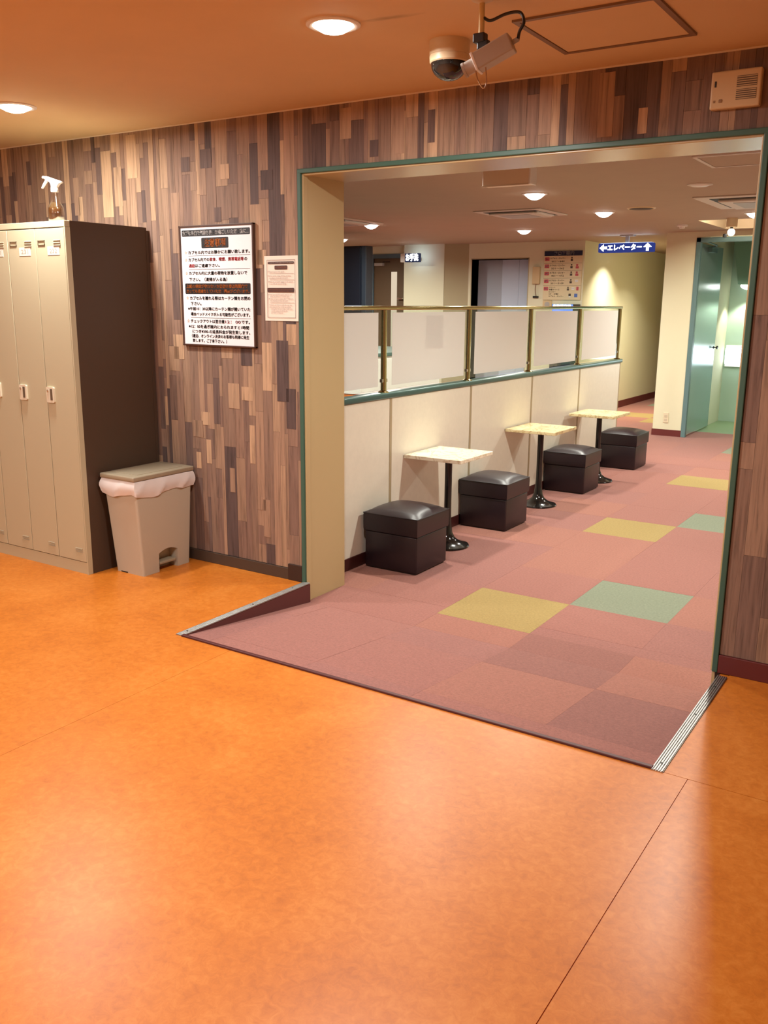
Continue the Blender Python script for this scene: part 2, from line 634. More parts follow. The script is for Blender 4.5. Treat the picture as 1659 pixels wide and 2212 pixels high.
special = {(-2.075, 0.22): 'y', (-1.575, 0.72): 'g', (-2.075, 2.22): 'y', (-1.575, 2.72): 'g', (-2.075, 4.22): 'y',
           (-1.575, 5.72): 'y', (-2.075, 6.22): 'g', (-1.575, -0.28): 'p4', (-1.075, -0.78): 'p4', (-1.075, -0.28): 'p3',
           (-1.575, -0.78): 'p3', (-2.575, 0.72): 'p2', (-1.075, 0.72): 'p3', (-1.075, 0.22): 'p2', (-3.575, 9.72): 'y', (-4.075, 8.72): 'y', (-3.575, 8.22): 'y', (-4.075, 10.22): 'g'}
def carpet_tile(x0, x1, y0, y1, tone):
    ys = [y0] + ([0.0] if y0 < -0.001 and y1 > 0.001 else []) + [y1]
    gp = 0.00025
    bm = NB()
    top, bot = [], []
    ys2 = list(ys)
    ys2[0] += gp
    ys2[-1] -= gp
    dz = random.uniform(-0.0003, 0.0003)
    for y in ys2:
        top.append((bm.verts.new((x0 + gp, y, zramp(y) + dz)), bm.verts.new((x1 - gp, y, zramp(y) + dz))))
        bot.append((bm.verts.new((x0 + gp, y, zramp(y) - 0.006)), bm.verts.new((x1 - gp, y, zramp(y) - 0.006))))
    for i in range(len(ys2) - 1):
        a, b = top[i], top[i + 1]
        c, d = bot[i], bot[i + 1]
        bm.faces.new((a[0], a[1], b[1], b[0]))
        bm.faces.new((c[1], c[0], d[0], d[1]))
        bm.faces.new((a[0], b[0], d[0], c[0]))
        bm.faces.new((a[1], c[1], d[1], b[1]))
    bm.faces.new((top[0][0], bot[0][0], bot[0][1], top[0][1]))
    bm.faces.new((top[-1][0], top[-1][1], bot[-1][1], bot[-1][0]))
    obj('carpet_tile', bm, TONES[tone], hall_floor)
def add_tiles(xa, xb, ya, yb):
    i0 = math.floor((xa + 2.075) / 0.5 - 1e-6)
    j0 = math.floor((ya - 0.22) / 0.5 - 1e-6)
    i = i0
    while -2.075 + 0.5 * i < xb - 0.001:
        X0 = -2.075 + 0.5 * i
        j = j0
        while 0.22 + 0.5 * j < yb - 0.001:
            Y0 = 0.22 + 0.5 * j
            key = (round(X0, 3), round(Y0, 3))
            t = special.get(key) or random.choice(['p1', 'p1', 'p2', 'p2', 'p1', 'p3'])
            if Y0 > 2 and t == 'p4' and key not in special:
                t = 'p2'
            a0, a1, b0, b1 = max(X0, xa), min(X0 + 0.5, xb), max(Y0, ya), min(Y0 + 0.5, yb)
            if a1 - a0 > 0.002 and b1 - b0 > 0.002:
                carpet_tile(a0, a1, b0, b1, t)
            j += 1
        i += 1
add_tiles(RX0, RX1, RY + 0.012, 0.0)
add_tiles(OX0, OX1, 0.0, JD)
add_tiles(-5.075, -0.3, JD, 7.75)
add_tiles(-4.35, -3.08, 7.75, 11.5)
# pit sides, nosing and ribbed strips
BURG = mat('ramp_side_burgundy', (0.11, 0.025, 0.022, 1), 0.8)
rs = NB()
prism(rs, [(RY + 0.02, -0.004), (-0.001, -0.004), (-0.001, FZ - 0.004)], 'x', RX0 - 0.004, RX0 + 0.004)
obj('ramp_side', rs, BURG, hall_floor)
rs = NB()
prism(rs, [(RY + 0.02, -0.004), (-0.001, -0.004), (-0.001, FZ - 0.004)], 'x', RX1 - 0.004, RX1 + 0.004)
obj('ramp_side', rs, BURG, hall_floor)
tr = B(RX0, RX1, RY - 0.003, RY + 0.015, -0.006, 0.008, bev=0.003)
t3 = struct('trim_3', tr, mat('nosing_burgundy', (0.075, 0.010, 0.010, 1), 0.5), 'dark burgundy nosing along the front edge of the carpet ramp')
for k, (x0, x1, ya, yb) in enumerate(((RX0 - 0.034, RX0 + 0.004, RY, -0.002), (RX1 - 0.004, RX1 + 0.034, RY - 0.006, -0.045))):
    bm = NB()
    box(bm, x0, x1, ya, yb, 0.0, 0.003)
    n = 5
    wd = (x1 - x0) / n
    for i in range(n):
        box(bm, x0 + i * wd + 0.0012, x0 + (i + 1) * wd - 0.0012, ya, yb, 0.003, 0.0058, bev=0.0011, seg=1)
    st = struct('trim_%d' % (4 + k), bm, ALU, 'ribbed aluminium edging strip beside the carpet ramp, ' + ('near the bin' if k == 0 else 'near the right wall'))
    for yy in (ya + 0.05, (ya + yb) / 2 + 0.03, yb - 0.12):
        obj('screw', lathe(NB(), (x0 + x1) / 2, yy, [(0.004, 0.005), (0.004, 0.0066), (0.001, 0.0068)], 10), DARK, st)

# wood-effect wall with the opening -----------------------------------------
wf = NB()
box(wf, -6.5, OX0 - 0.012, 0.0, JD, -0.30, 2.45)
box(wf, OX1 + 0.012, 2.5, 0.0, JD, -0.30, 2.45)
box(wf, OX0 - 0.012, OX1 + 0.012, 0.0, JD, OZ + 0.012, 2.45)
PT = [plank_mat('plank_%d' % i, c) for i, c in enumerate((
    srgb(120, 98, 86), srgb(132, 108, 92), srgb(146, 120, 99), srgb(164, 136, 110), srgb(104, 86, 79),
    srgb(138, 112, 95), srgb(126, 102, 89), srgb(180, 150, 120), srgb(90, 75, 71), srgb(154, 126, 104)))]
wall_front = struct('wall_front', wf, plank_mat('plank_gap', srgb(52, 40, 34)), 'wall covered with vertical wood effect strips around a wide opening')
PM = []
for mt_ in PT:
    b_ = bmesh.new()
    bmesh.ops.create_cube(b_, size=1.0)
    me = bpy.data.meshes.new('plank')
    b_.to_mesh(me)
    b_.free()
    me.materials.append(mt_)
    PM.append(me)
rp = random.Random(21)
W8 = [9, 12, 13, 8, 8, 13, 11, 4, 5, 9]
regions = [(-6.5, -2.744, 0.062, ZC), (-2.744, -0.680, 2.007, ZC), (-0.680, 2.5, 0.075, ZC)]
cands = []
for (x0, x1, z0, z1) in regions:
    x = x0
    while x < x1 - 1e-4:
        wd = rp.choice((0.022, 0.03, 0.036, 0.044, 0.052, 0.062, 0.08))
        xe = min(x + wd, x1)
        if x1 - xe < 0.015:
            xe = x1
        z = z0 - rp.uniform(0, 0.3)
        prev = -1
        while z < z1:
            ln = rp.choice((0.10, 0.16, 0.24, 0.34, 0.46, 0.6, 0.8))
            ze = min(z + ln, z1)
            if z1 - ze < 0.04:
                ze = z1
            za = max(z, z0)
            t = rp.choices(range(10), W8)[0]
            if t == prev:
                t = (t + 3) % 10
            prev = t
            if ze - za > 0.01:
                cands.append((x, xe, za, ze, t))
            z = ze
        x = xe
def in_view(c):
    x0, x1, z0, z1, t = c
    if x1 > -0.44 or x0 < -5.05:
        return False
    if x0 < -4.6 and z1 < 1.9:
        return False
    if x1 < -3.80 and z1 < 1.80:
        return False
    return True
vis = [c for c in cands if in_view(c)]
vis.sort(key=lambda c: -(c[1] - c[0]) * (c[3] - c[2]))
single = vis[:264]
# a few pieces laid across the columns
for q in range(36):
    if q < 24:
        xx, zz = rp.uniform(-3.7, -2.83), rp.uniform(0.12, 2.1)
    elif q < 30:
        xx, zz = rp.uniform(-4.8, -3.8), rp.uniform(1.82, 2.1)
    else:
        xx, zz = rp.uniform(-2.7, -0.95), rp.uniform(2.02, 2.12)
    wd, ln = rp.choice((0.035, 0.045, 0.06, 0.075)), rp.choice((0.07, 0.09, 0.13, 0.2, 0.3))
    single.append((xx, xx + wd, zz, min(zz + ln, ZC - 0.02), rp.choice((3, 7, 9, 2, 8, 4, 7))))
rest = [c for c in cands if c not in set(single)]
for n_, (x0, x1, z0, z1, t) in enumerate(single):
    o = bpy.data.objects.new('plank', PM[t])
    C.objects.link(o)
    th = rp.choice((0.0016, 0.002, 0.0026)) if n_ < 264 else 0.0032
    o.location = ((x0 + x1) / 2, -th / 2, (z0 + z1) / 2)
    o.scale = (x1 - x0 - 0.0008, th, z1 - z0 - 0.0008)
    o.parent = wall_front
bm = NB()
for (x0, x1, z0, z1, t) in rest:
    nf = len(bm.faces)
    box(bm, x0 + 0.0004, x1 - 0.0004, -0.002, 0.0, z0 + 0.0004, z1 - 0.0004)
    bm.faces.ensure_lookup_table()
    for f in bm.faces[nf:]:
        f.material_index = t
pf = obj('plank_field', bm, PT, wall_front)
pf['kind'] = 'stuff'

# green trim round the opening and the beige lining
tg = NB()
box(tg, OX0 - 0.022, OX0 - 0.001, -0.012, 0.004, FZ - 0.004, OZ + 0.021, bev=0.003)
box(tg, OX1 + 0.001, OX1 + 0.022, -0.012, 0.004, 0.0, OZ + 0.021, bev=0.003)
box(tg, OX0 - 0.022, OX1 + 0.022, -0.0125, 0.004, OZ + 0.001, OZ + 0.0215, bev=0.003)
struct('trim_1', tg, GREEN_TRIM, 'dark green edging strip around the wide opening')
lin = NB()
box(lin, OX0 - 0.014, OX0, 0.002, JD + 0.01, FZ, OZ + 0.012)
box(lin, OX1, OX1 + 0.014, 0.002, JD + 0.01, FZ, OZ + 0.012)
box(lin, OX0 - 0.014, OX1 + 0.014, 0.002, JD + 0.01, OZ, OZ + 0.014)
box(lin, OX0 - 0.006, OX0 + 0.007, 0.0, 0.035, FZ, OZ, bev=0.003)
box(lin, OX1 - 0.007, OX1 + 0.006, 0.0, 0.035, 0.0, OZ, bev=0.003)
box(lin, OX0, OX1, 0.0, 0.035, OZ - 0.007, OZ + 0.006, bev=0.003)
struct('trim_2', lin, JAMB, 'beige glossy lining of the wide opening')

# baseboards on the wood wall
bl = B(-6.5, -2.835, -0.010, 0.0, 0.0, 0.060, bev=0.002)
struct('baseboard_left', bl, BASE_BROWN, 'brown baseboard under the wood effect wall left of the opening')
b2 = B(-2.835, -2.744, -0.0125, 0.0, 0.0, 0.086, bev=0.002)
struct('baseboard_end', b2, BASE_DARK, 'short taller dark brown baseboard piece next to the opening')
b3 = B(-0.680, 2.5, -0.012, 0.0, 0.0, 0.074, bev=0.002)
struct('baseboard_right', b3, BASE_RED, 'dark red baseboard right of the opening')
# room shell
struct('ceiling', B(-6.6, 2.6, -6.6, 0.002, ZC, ZC + 0.15), ROOM_CEIL, 'plain ceiling of the orange floored room')
tr_c = B(-6.5, 2.5, -0.007, 0.0, ZC - 0.006, ZC, bev=0.001)
struct('trim_6', tr_c, CAP_WHITE, 'thin pale strip where wood effect wall meets ceiling')
struct('wall_left', B(-6.6, -6.5, -6.6, 0.0, -0.25, ZC), ROOM_WALL)
struct('wall_right', B(2.5, 2.6, -6.6, 0.0, -0.25, ZC), ROOM_WALL)
struct('wall_back', B(-6.6, 2.6, -6.6, -6.5, -0.25, ZC), ROOM_WALL)

# hall shell -----------------------------------------------------------------
hc = NB()
CX0, CX1, CY0, CY1 = -2.39, -1.15, 5.77, 6.90         # coffer hole
box(hc, -9.6, CX0, JD, 8.5, ZH, ZH + 0.3)
box(hc, CX1, 1.6, JD, 8.5, ZH, ZH + 0.3)
box(hc, CX0, CX1, JD, CY0, ZH, ZH + 0.3)
box(hc, CX0, CX1, CY1, 8.5, ZH, ZH + 0.3)
box(hc, CX0 - 0.1, CX1 + 0.1, CY0 - 0.1, CY1 + 0.1, ZH + 0.3, ZH + 0.4)
struct('ceiling_hall', hc, HALL_CEIL, 'beige ceiling of the hall')
struct('ceiling_corridor', B(-4.5, -3.0, 8.5, 13.2, ZH, ZH + 0.1), HALL_CEIL)
YB = 7.97
bw = NB()
box(bw, -9.5, -7.60, YB, YB + 0.35, FZ, ZH)
box(bw, -7.60, -7.05, YB, YB + 0.35, 2.03, ZH)
box(bw, -7.05, -5.972, YB, YB + 0.35, FZ, ZH)
box(bw, -5.972, -5.129, YB, YB + 0.35, 1.990, ZH)
box(bw, -5.129, -4.35, YB, YB + 0.35, FZ, ZH)
struct('wall_far', bw, HALL_WALL, 'cream end wall of the hall holding the lift')
cw = NB()
prism(cw, [(-6.99, 7.83), (-6.335, 7.83), (-6.335, YB), (-6.99, YB)], 'z', FZ, ZH)
struct('wall_pillar', cw, HALL_WALL, 'shallow cream pillar on the end wall beside the brown door')
cw = NB()
prism(cw, [(-6.334, 7.835), (-6.02, YB + 0.001), (-6.334, YB + 0.001)], 'z', FZ, ZH)
struct('wall_splay', cw, OLIVE, 'olive splayed wall face between pillar and lift')  # tone darker than the neighbouring hall walls
struct('wall_corridor_left', B(-4.45, -4.35, YB + 0.35, 13.2, FZ, ZH), HALL_WALL, 'cream corridor wall receding behind the lift sign')
struct('wall_corridor_end', B(-4.5, -3.0, 13.1, 13.2, FZ, ZH), HALL_WALL)
struct('wall_column', B(-3.076, -2.745, 7.15, 13.2, FZ, ZH), HALL_WALL, 'cream column wall with power outlet beside the glass door')
struct('baseboard_column', B(-3.084, -2.742, 7.142, 8.0, FZ, FZ + 0.075), BASE_RED)
struct('baseboard_corridor', B(-4.35, -4.34, YB, 13.1, FZ, FZ + 0.10), BASE_RED)
struct('wall_hall_left', B(-9.6, -9.5, JD, 8.4, FZ, ZH), HALL_WALL)
struct('wall_hall_right', B(1.5, 1.6, JD, 8.5, FZ, ZH), HALL_WALL)
struct('wall_hall_near', B(-9.6, -6.5, JD - 0.1, JD, FZ, ZH), HALL_WALL)
# stair lobby beyond the glass door
sl = NB()
box(sl, -2.745, -1.45, 7.15, 7.27, 2.135, ZH)
box(sl, -1.45, 1.5, 7.15, 7.27, FZ, ZH)
struct('wall_lobby_front', sl, HALL_WALL, 'cream wall above the glass door')
struct('wall_lobby_back', B(-2.9, -0.9, 9.00, 9.10, FZ, ZH), MINT, 'mint green end wall of the stair lobby')
struct('wall_lobby_right', B(-1.0, -0.9, 7.27, 9.0, FZ, ZH), MINT)
struct('floor_lobby', B(-2.76, -0.9, 7.75, 9.1, -0.3, FZ - 0.001), GREEN_FLOOR, 'green vinyl floor of the stair lobby')
struct('ceiling_lobby', B(-2.8, -0.9, 8.5, 9.1, ZH, ZH + 0.1), HALL_CEIL)
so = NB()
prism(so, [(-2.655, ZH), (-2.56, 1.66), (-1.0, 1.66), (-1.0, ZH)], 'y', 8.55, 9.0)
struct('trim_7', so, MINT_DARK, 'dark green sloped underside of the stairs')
fr = NB()
box(fr, -2.742, -2.692, 7.138, 7.20, FZ, 2.135, bev=0.003)
box(fr, -2.742, -1.45, 7.138, 7.20, 2.085, 2.135, bev=0.003)
struct('trim_8', fr, TEAL, 'teal frame around the glass door opening')

# ------------------------------------------------------------------ lights
def downlight(x, y, z, r, label, glow, watts, col, group, spread=150, drop=0.030):
    t = thing('downlight', label, 'ceiling light', (x, y, z), group)
    bm = NB()
    lathe(bm, 0, 0, [(r * 0.86, -0.001), (r * 0.86, -0.006), (r * 1.0, -0.008), (r * 1.12, -0.004), (r * 1.13, 0.0)], 36, cap=False)
    obj('trim_ring', bm, WHITE_PL, t, local=True, smooth=True)
    bm = NB()
    lathe(bm, 0, 0, [(r * 0.87, -0.002), (r * 0.8, -0.3 * drop), (r * 0.5, -0.75 * drop), (r * 0.2, -0.97 * drop), (r * 0.001, -drop)], 36, cap=True)
    obj('lens', bm, glow, t, local=True, smooth=True)
    if watts:
        ld = bpy.data.lights.new('downlight_lamp', 'AREA')
        ld.shape = 'DISK'
        ld.size = r * 1.5
        ld.energy = watts
        ld.color = col
        ld.spread = math.radians(spread)
        lo = bpy.data.objects.new('lamp', ld)
        C.objects.link(lo)
        lo.location = (0, 0, -drop - 0.004)
        lo.parent = t
    return t

G = 'room downlights'
downlight(-1.846, -0.956, ZC, 0.078, 'round glowing downlight in the ceiling near the dome camera', LAMP_ROOM, ROOM_W, ROOM_COL, G, spread=180)
downlight(-3.835, -0.70, ZC, 0.085, 'round glowing downlight above the lockers at the left edge', LAMP_ROOM, ROOM_W, ROOM_COL, G, spread=180)
for k, (x, y, s) in enumerate(((-3.84, -2.8, 'left rear'), (-1.85, -2.8, 'middle rear'), (-3.84, -4.8, 'left hindmost'), (-1.85, -4.8, 'middle hindmost'))):
    downlight(x, y, ZC, 0.085, 'round glowing downlight out of view behind the camera, ' + s, LAMP_ROOM, ROOM_W, ROOM_COL, G, spread=180)  # unseen extra lamps, added to light the room from behind
G = 'hall downlights'
for x, y, s in ((-2.88, 1.43, 'hidden behind the header of the opening'), (-2.88, 3.00, 'large bright one above the second table'), (-2.905, 4.571, 'bright one beside the round air vent'),
                (-4.37, 6.12, 'small bright one behind the middle air conditioner'), (-5.49, 4.73, 'yellowish one beside the left air conditioner'),
                (-7.07, 6.41, 'tiny one at the edge of the beige jamb'), (-1.765, 5.24, 'at the far right behind the right air conditioner'),
                (-4.37, 1.43, 'out of view on the far side of the partition'), (-1.0, 1.43, 'out of view above the ramp'), (-0.4, 4.57, 'out of view to the right')):  # the out-of-view ones are unseen extras, boosted to brighten the frosted panes
    downlight(x, y, ZH, 0.085, 'round downlight in the hall ceiling, ' + s, LAMP_HALL, HALL_W * (1.6 if x < -4 and y > 4 else 1.5 if 'out of view' in s else 1.0), HALL_COL, G, drop=0.045, spread=170)
downlight(-3.95, 8.7, ZH, 0.06, 'corridor downlight washing the wall behind the blue lift sign', LAMP_HALL, 22, (1.0, 0.90, 0.70), 'corridor downlights', spread=110)
downlight(-3.45, 9.6, ZH, 0.05, 'corridor downlight deeper in, right of the blue lift sign', LAMP_HALL, 18, (1.0, 0.9, 0.7), 'corridor downlights', spread=120)

# coffer spot and its glow
cl = thing('cove_lamp', 'glowing cove strip inside the square ceiling recess', 'light', (-1.8, CY0 + 0.05, ZH + 0.24))
obj('diffuser', B(CX0 + 0.1, CX1 - 0.1, CY0 + 0.02, CY0 + 0.06, ZH + 0.22, ZH + 0.27, bev=0.008), emat('cove_glow', (1.0, 0.92, 0.70), 110), cl)
obj('holder', B(CX0 + 0.08, CX1 - 0.08, CY0 + 0.001, CY0 + 0.02, ZH + 0.2, ZH + 0.29), WHITE_PL, cl)
sp = thing('spotlight', 'ceiling spotlight with drum mount at the edge of the square recess', 'spotlight', (-2.05, 5.66, ZH))
obj('mount', lathe(NB(), 0, 0, [(0.05, 0), (0.05, -0.075), (0.046, -0.08), (0, -0.08)], 24), IVORY, sp, local=True, smooth=True)
obj('neck', lathe(NB(), 0, 0, [(0.014, -0.078), (0.014, -0.10)], 12), BLACK, sp, local=True)
bm = NB()
bb = bmesh.new()
bmesh.ops.create_uvsphere(bb, u_segments=20, v_segments=12, radius=0.034)
merge(bm, bb, Matrix.Translation((0, 0, -0.126)))
obj('globe', bm, emat('globe_glow', (1, 0.93, 0.75), 6), sp, local=True, smooth=True)
obj('knob', lathe(NB(), -0.055, 0.0, [(0, -0.175), (0.018, -0.17), (0.018, -0.14), (0, -0.135)], 12), BLACK, sp, local=True)

# lobby wall lamp, and a glowing strip added to make the bright band
wl = thing('wall_lamp', 'white cone wall lamp glowing in the green stair lobby', 'wall lamp', (-2.50, 8.99, 1.66))
bm = NB()
lathe(bm, 0, 0, [(0.02, 0.10), (0.03, 0.095), (0.085, 0.0), (0.08, -0.004), (0.0, 0.02)], 28, cap=False)
bmesh.ops.transform(bm, matrix=Matrix.Translation((0, -0.16, -0.02)) @ Matrix.Rotation(math.radians(-28), 4, 'X'), verts=bm.verts)
obj('shade', bm, emat('cone_glow', (1, 0.98, 0.9), 5), wl, local=True, smooth=True)
bm = tube(NB(), [(0, 0, 0.02), (0, -0.07, 0.08), (0, -0.13, 0.07)], 0.010, 10, 4)
obj('arm', bm, WHITE_PL, wl, local=True, smooth=True)
ld = bpy.data.lights.new('cone_lamp', 'SPOT')
ld.energy = 28
ld.color = (1, 0.95, 0.8)
ld.spot_size = math.radians(95)
ld.spot_blend = 0.4
ld.shadow_soft_size = 0.03
lo = bpy.data.objects.new('lamp', ld)
C.objects.link(lo)
lo.location = (0, -0.17, -0.06)
lo.parent = wl
ls = thing('added_glow_strip', 'horizontal white glowing strip added for the bright band on the green lobby wall', 'glowing strip', (-2.1, 8.99, 0.66))
obj('housing', B(-2.72, -1.2, 8.955, 8.999, 0.62, 0.90, bev=0.005), WHITE_PL, ls)
obj('diffuser', B(-2.715, -1.205, 8.90, 8.956, 0.65, 0.87, bev=0.02, seg=3), emat('strip_glow', (0.82, 0.97, 1.0), 5), ls, smooth=True)

# ------------------------------------------------------------------ partition half wall
PX = -2.863
part = thing('partition', 'white panelled half wall with brass rail and frosted glass panes behind the stools', 'partition', (PX, 0.4, FZ))
PE = 5.17
core = B(PX - 0.052, PX - 0.006, 0.326, PE, FZ, 0.86)
obj('core', core, STRIP_TAN, part)
js = [0.326, 1.012, 2.041, 3.072, 4.094, PE]
for a, b_ in zip(js, js[1:]):
    obj('panel', B(PX - 0.010, PX, a + (0.012 if a > 0.4 else 0), b_ - 0.012, FZ + 0.05, 0.855, bev=0.003), PANEL_W, part)
    obj('panel', B(PX - 0.06, PX - 0.050, a + (0.012 if a > 0.4 else 0), b_ - 0.012, FZ + 0.05, 0.855, bev=0.003), PANEL_W, part)
for a in js[1:-1]:
    obj('joint_strip', B(PX - 0.012, PX + 0.002, a - 0.0115, a + 0.0115, FZ + 0.05, 0.856), STRIP_TAN, part)
obj('end_cap', B(PX - 0.06, PX + 0.002, PE - 0.012, PE + 0.006, FZ, 0.856, bev=0.003), STRIP_TAN, part)
obj('skirting', B(PX - 0.062, PX + 0.006, 0.326, PE, FZ, FZ + 0.072, bev=0.003), mat('partition_skirting', (0.06, 0.014, 0.012, 1), 0.4), part)
obj('ledge', B(PX - 0.075, PX + 0.014, 0.326, PE + 0.025, 0.856, 0.890, bev=0.008, seg=3), LEDGE_GREEN, part, smooth=True)
QX = PX - 0.024
py = [0.967, 2.026, 3.046, 4.078, 5.129]
for y in py:
    bm = lathe(NB(), QX, y, [(0.032, 0.889), (0.032, 0.894), (0.022, 0.900), (0.0175, 0.903), (0.0175, 1.368)], 24)
    obj('post', bm, BRASS, part, smooth=True)
bm = B(QX - 0.020, QX + 0.020, 0.326, py[-1] + 0.022, 1.364, 1.388, bev=0.006, seg=3)
obj('rail', bm, BRASS, part, smooth=True)
ends = [0.33] + py
for a, b_ in zip(ends, ends[1:]):
    a2, b2_ = (a if a < 0.4 else a + 0.02), b_ - 0.02
    pane = obj('glass_pane', B(QX - 0.004, QX + 0.004, a2, b2_, 0.905, 1.362), GLASS, part)
    fa, fb = (a if a < 0.4 else a + 0.082), b_ - 0.068
    obj('frosted_film', B(QX + 0.0045, QX + 0.0055, fa, fb, 0.928, 1.350), FROST, pane)
    for yy in (a2 - 0.004, b2_ + 0.004):
        if yy > 0.5:
            obj('clamp', B(QX - 0.01, QX + 0.01, yy - 0.012, yy + 0.012, 0.95, 0.97, bev=0.002), CHROME, pane)
tag(obj('posted_sheet', B(QX - 0.007, QX - 0.0045, 1.44, 1.66, 1.13, 1.335), PAPER), 'white paper sheet taped behind the second frosted pane', 'paper')

# stools -----------------------------------------------------------------------
def make_stool(x, y, label):
    t = thing('cube_stool', label, 'stool', (x, y, FZ), 'dark leather cube stools along the partition')
    s = 0.175
    obj('base', B(-s + 0.012, s - 0.012, -s + 0.012, s - 0.012, 0.0, 0.035), BLACK, t, local=True)
    bm = NB()
    box(bm, -s, s, -s, s, 0.006, 0.222, bev=0.010, seg=3)
    obj('body', bm, LEATHER, t, local=True, smooth=True)
    # padded lid: rounded box with a domed top
    s2 = 0.180
    n = 14
    bm = NB()
    top = {}
    for i in range(n + 1):
        for j in range(n + 1):
            u, v = -1 + 2 * i / n, -1 + 2 * j / n
            # rounded square footprint
            ku, kv = u, v
            ex = s2 * ku
            ey = s2 * kv
            d = max(abs(u), abs(v))
            hgt = 0.325 + 0.042 * (1 - abs(u) ** 2.6) ** 0.6 * (1 - abs(v) ** 2.6) ** 0.6
            sag = 0.004 * (1 - u * u) * (1 if abs(v) > 0.99 else 0)
            top[i, j] = bm.verts.new((ex, ey, hgt))
    for i in range(n):
        for j in range(n):
            bm.faces.new((top[i, j], top[i + 1, j], top[i + 1, j + 1], top[i, j + 1]))
    rim = [(i, 0) for i in range(n)] + [(n, j) for j in range(n)] + [(i, n) for i in range(n, 0, -1)] + [(0, j) for j in range(n, 0, -1)]
    lows = []
    for z, k in ((0.312, 1.012), (0.236, 1.01), (0.224, 1.0), (0.224, 0.8)):
        lows.append([bm.verts.new((top[r].co.x * k, top[r].co.y * k, z)) for r in rim])
    rings = [[top[r] for r in rim]] + lows
    for a, b_ in zip(rings, rings[1:]):
        for k in range(len(rim)):
            k2 = (k + 1) % len(rim)
            bm.faces.new((a[k], b_[k], b_[k2], a[k2]))
    bmesh.ops.recalc_face_normals(bm, faces=bm.faces)
    lid = obj('lid', bm, LEATHER, t, local=True, smooth=True)
    c = s2 * 1.004
    pts = []
    for r in rim:
        u, v = -1 + 2 * r[0] / n, -1 + 2 * r[1] / n
        pts.append((s2 * u * 1.008, s2 * v * 1.008, 0.325 + 0.0005))
    pts.append(pts[0])
    obj('piping', tube(NB(), pts, 0.0035, 6), LEATHER_P, lid, local=True, smooth=True)
    pts = [(-c, -c, 0.2375), (c, -c, 0.2375), (c, c, 0.2375), (-c, c, 0.2375), (-c, -c, 0.2375)]
    return t
for x, y, s in ((-2.655, 0.868, 'nearest the beige jamb'), (-2.672, 2.068, 'between the first and second tables'), (-2.678, 3.545, 'between the second and third tables'), (-2.678, 4.862, 'farthest, beyond the third table')):
    make_stool(x, y, 'dark brown leather cube stool, ' + s)

# tables -----------------------------------------------------------------------
def marble_mat(name, col, vein):
    mt = bpy.data.materials.new(name)
    mt.use_nodes = True
    nt = mt.node_tree
    b = nt.nodes['Principled BSDF']
    g_ = nt.nodes.new('ShaderNodeNewGeometry')
    n = nt.nodes.new('ShaderNodeTexNoise')
    n.inputs['Scale'].default_value = 7
    n.inputs['Detail'].default_value = 6
    n.inputs['Distortion'].default_value = 1.6
    nt.links.new(g_.outputs['Position'], n.inputs['Vector'])
    cr_ = nt.nodes.new('ShaderNodeValToRGB')
    e = cr_.color_ramp.elements
    e[0].position, e[0].color = 0.46, col
    e[1].position, e[1].color = 0.54, col
    k = e.new(0.5)
    k.color = vein
    nt.links.new(n.outputs['Fac'], cr_.inputs[0])
    nt.links.new(cr_.outputs[0], b.inputs['Base Color'])
    b.inputs['Roughness'].default_value = 0.18
    return mt
MARB1 = marble_mat('cream_marble', (0.78, 0.70, 0.54, 1), (0.58, 0.46, 0.30, 1))
MARB2 = marble_mat('yellow_marble', (0.70, 0.58, 0.33, 1), (0.45, 0.30, 0.13, 1))
def make_table(y, x, label, mt):
    t = thing('pedestal_table', label, 'table', (x, y, FZ), 'small marble top pedestal tables')
    obj('tabletop', B(-0.1975, 0.1975, -0.215, 0.215, 0.574, 0.597, bev=0.003), mt, t, local=True)
    obj('post', lathe(NB(), 0, 0, [(0.024, 0.06), (0.0225, 0.30), (0.0225, 0.575)], 20), BLACK_GLOSS, t, local=True, smooth=True)
    obj('base', lathe(NB(), 0, 0, [(0.0, 0.0), (0.138, 0.0), (0.142, 0.006), (0.138, 0.012), (0.11, 0.020), (0.075, 0.034), (0.048, 0.056), (0.033, 0.09), (0.0265, 0.14), (0.023, 0.20)], 40), BLACK_GLOSS, t, local=True, smooth=True)
    obj('mounting_plate', B(-0.11, 0.11, -0.11, 0.11, 0.57, 0.579), BLACK, t, local=True)
make_table(1.375, -2.660, 'small square table with creamy white marble top, nearest the beige jamb', MARB1)
make_table(2.815, -2.660, 'small square table with yellowish marble top in the middle of the row', MARB2)
make_table(4.01, -2.630, 'small square table with yellowish marble top at the end of the partition', MARB2)

# ------------------------------------------------------------------ lockers
LX1 = -3.747
LX0 = LX1 - 0.898
LYF = -0.540
lk = thing('locker', 'beige steel locker with four narrow doors and dark brown side panel', 'locker', ((LX0 + LX1) / 2, -0.28, 0))
obj('body', B(LX0, LX1 - 0.0016, LYF + 0.024, -0.0225, 0.0, 1.749), LOCK_EDGE, lk)
obj('side_panel', B(LX1 - 0.0015, LX1, LYF + 0.0305, -0.022, 0.0, 1.7805), LOCK_BROWN, lk)
obj('back_edge', B(LX1 - 0.004, LX1 + 0.002, -0.030, -0.012, 0.0, 1.765), LOCK_BROWN, lk)
tp = obj('top_panel', B(LX0, LX1 - 0.0016, LYF, -0.022, 1.750, 1.780, bev=0.002), LOCK_BEIGE, lk)
obj('corner_post', B(LX1 - 0.008, LX1, LYF, LYF + 0.03, 0.0, 1.7495), LOCK_BEIGE, lk)
obj('kick_plate', B(LX0, LX1 - 0.001, LYF + 0.004, LYF + 0.024, 0.0, 0.062), LOCK_BEIGE, lk)
dw = (LX1 - 0.008 - LX0) / 4
nums = ['229', '230', '231', '232']
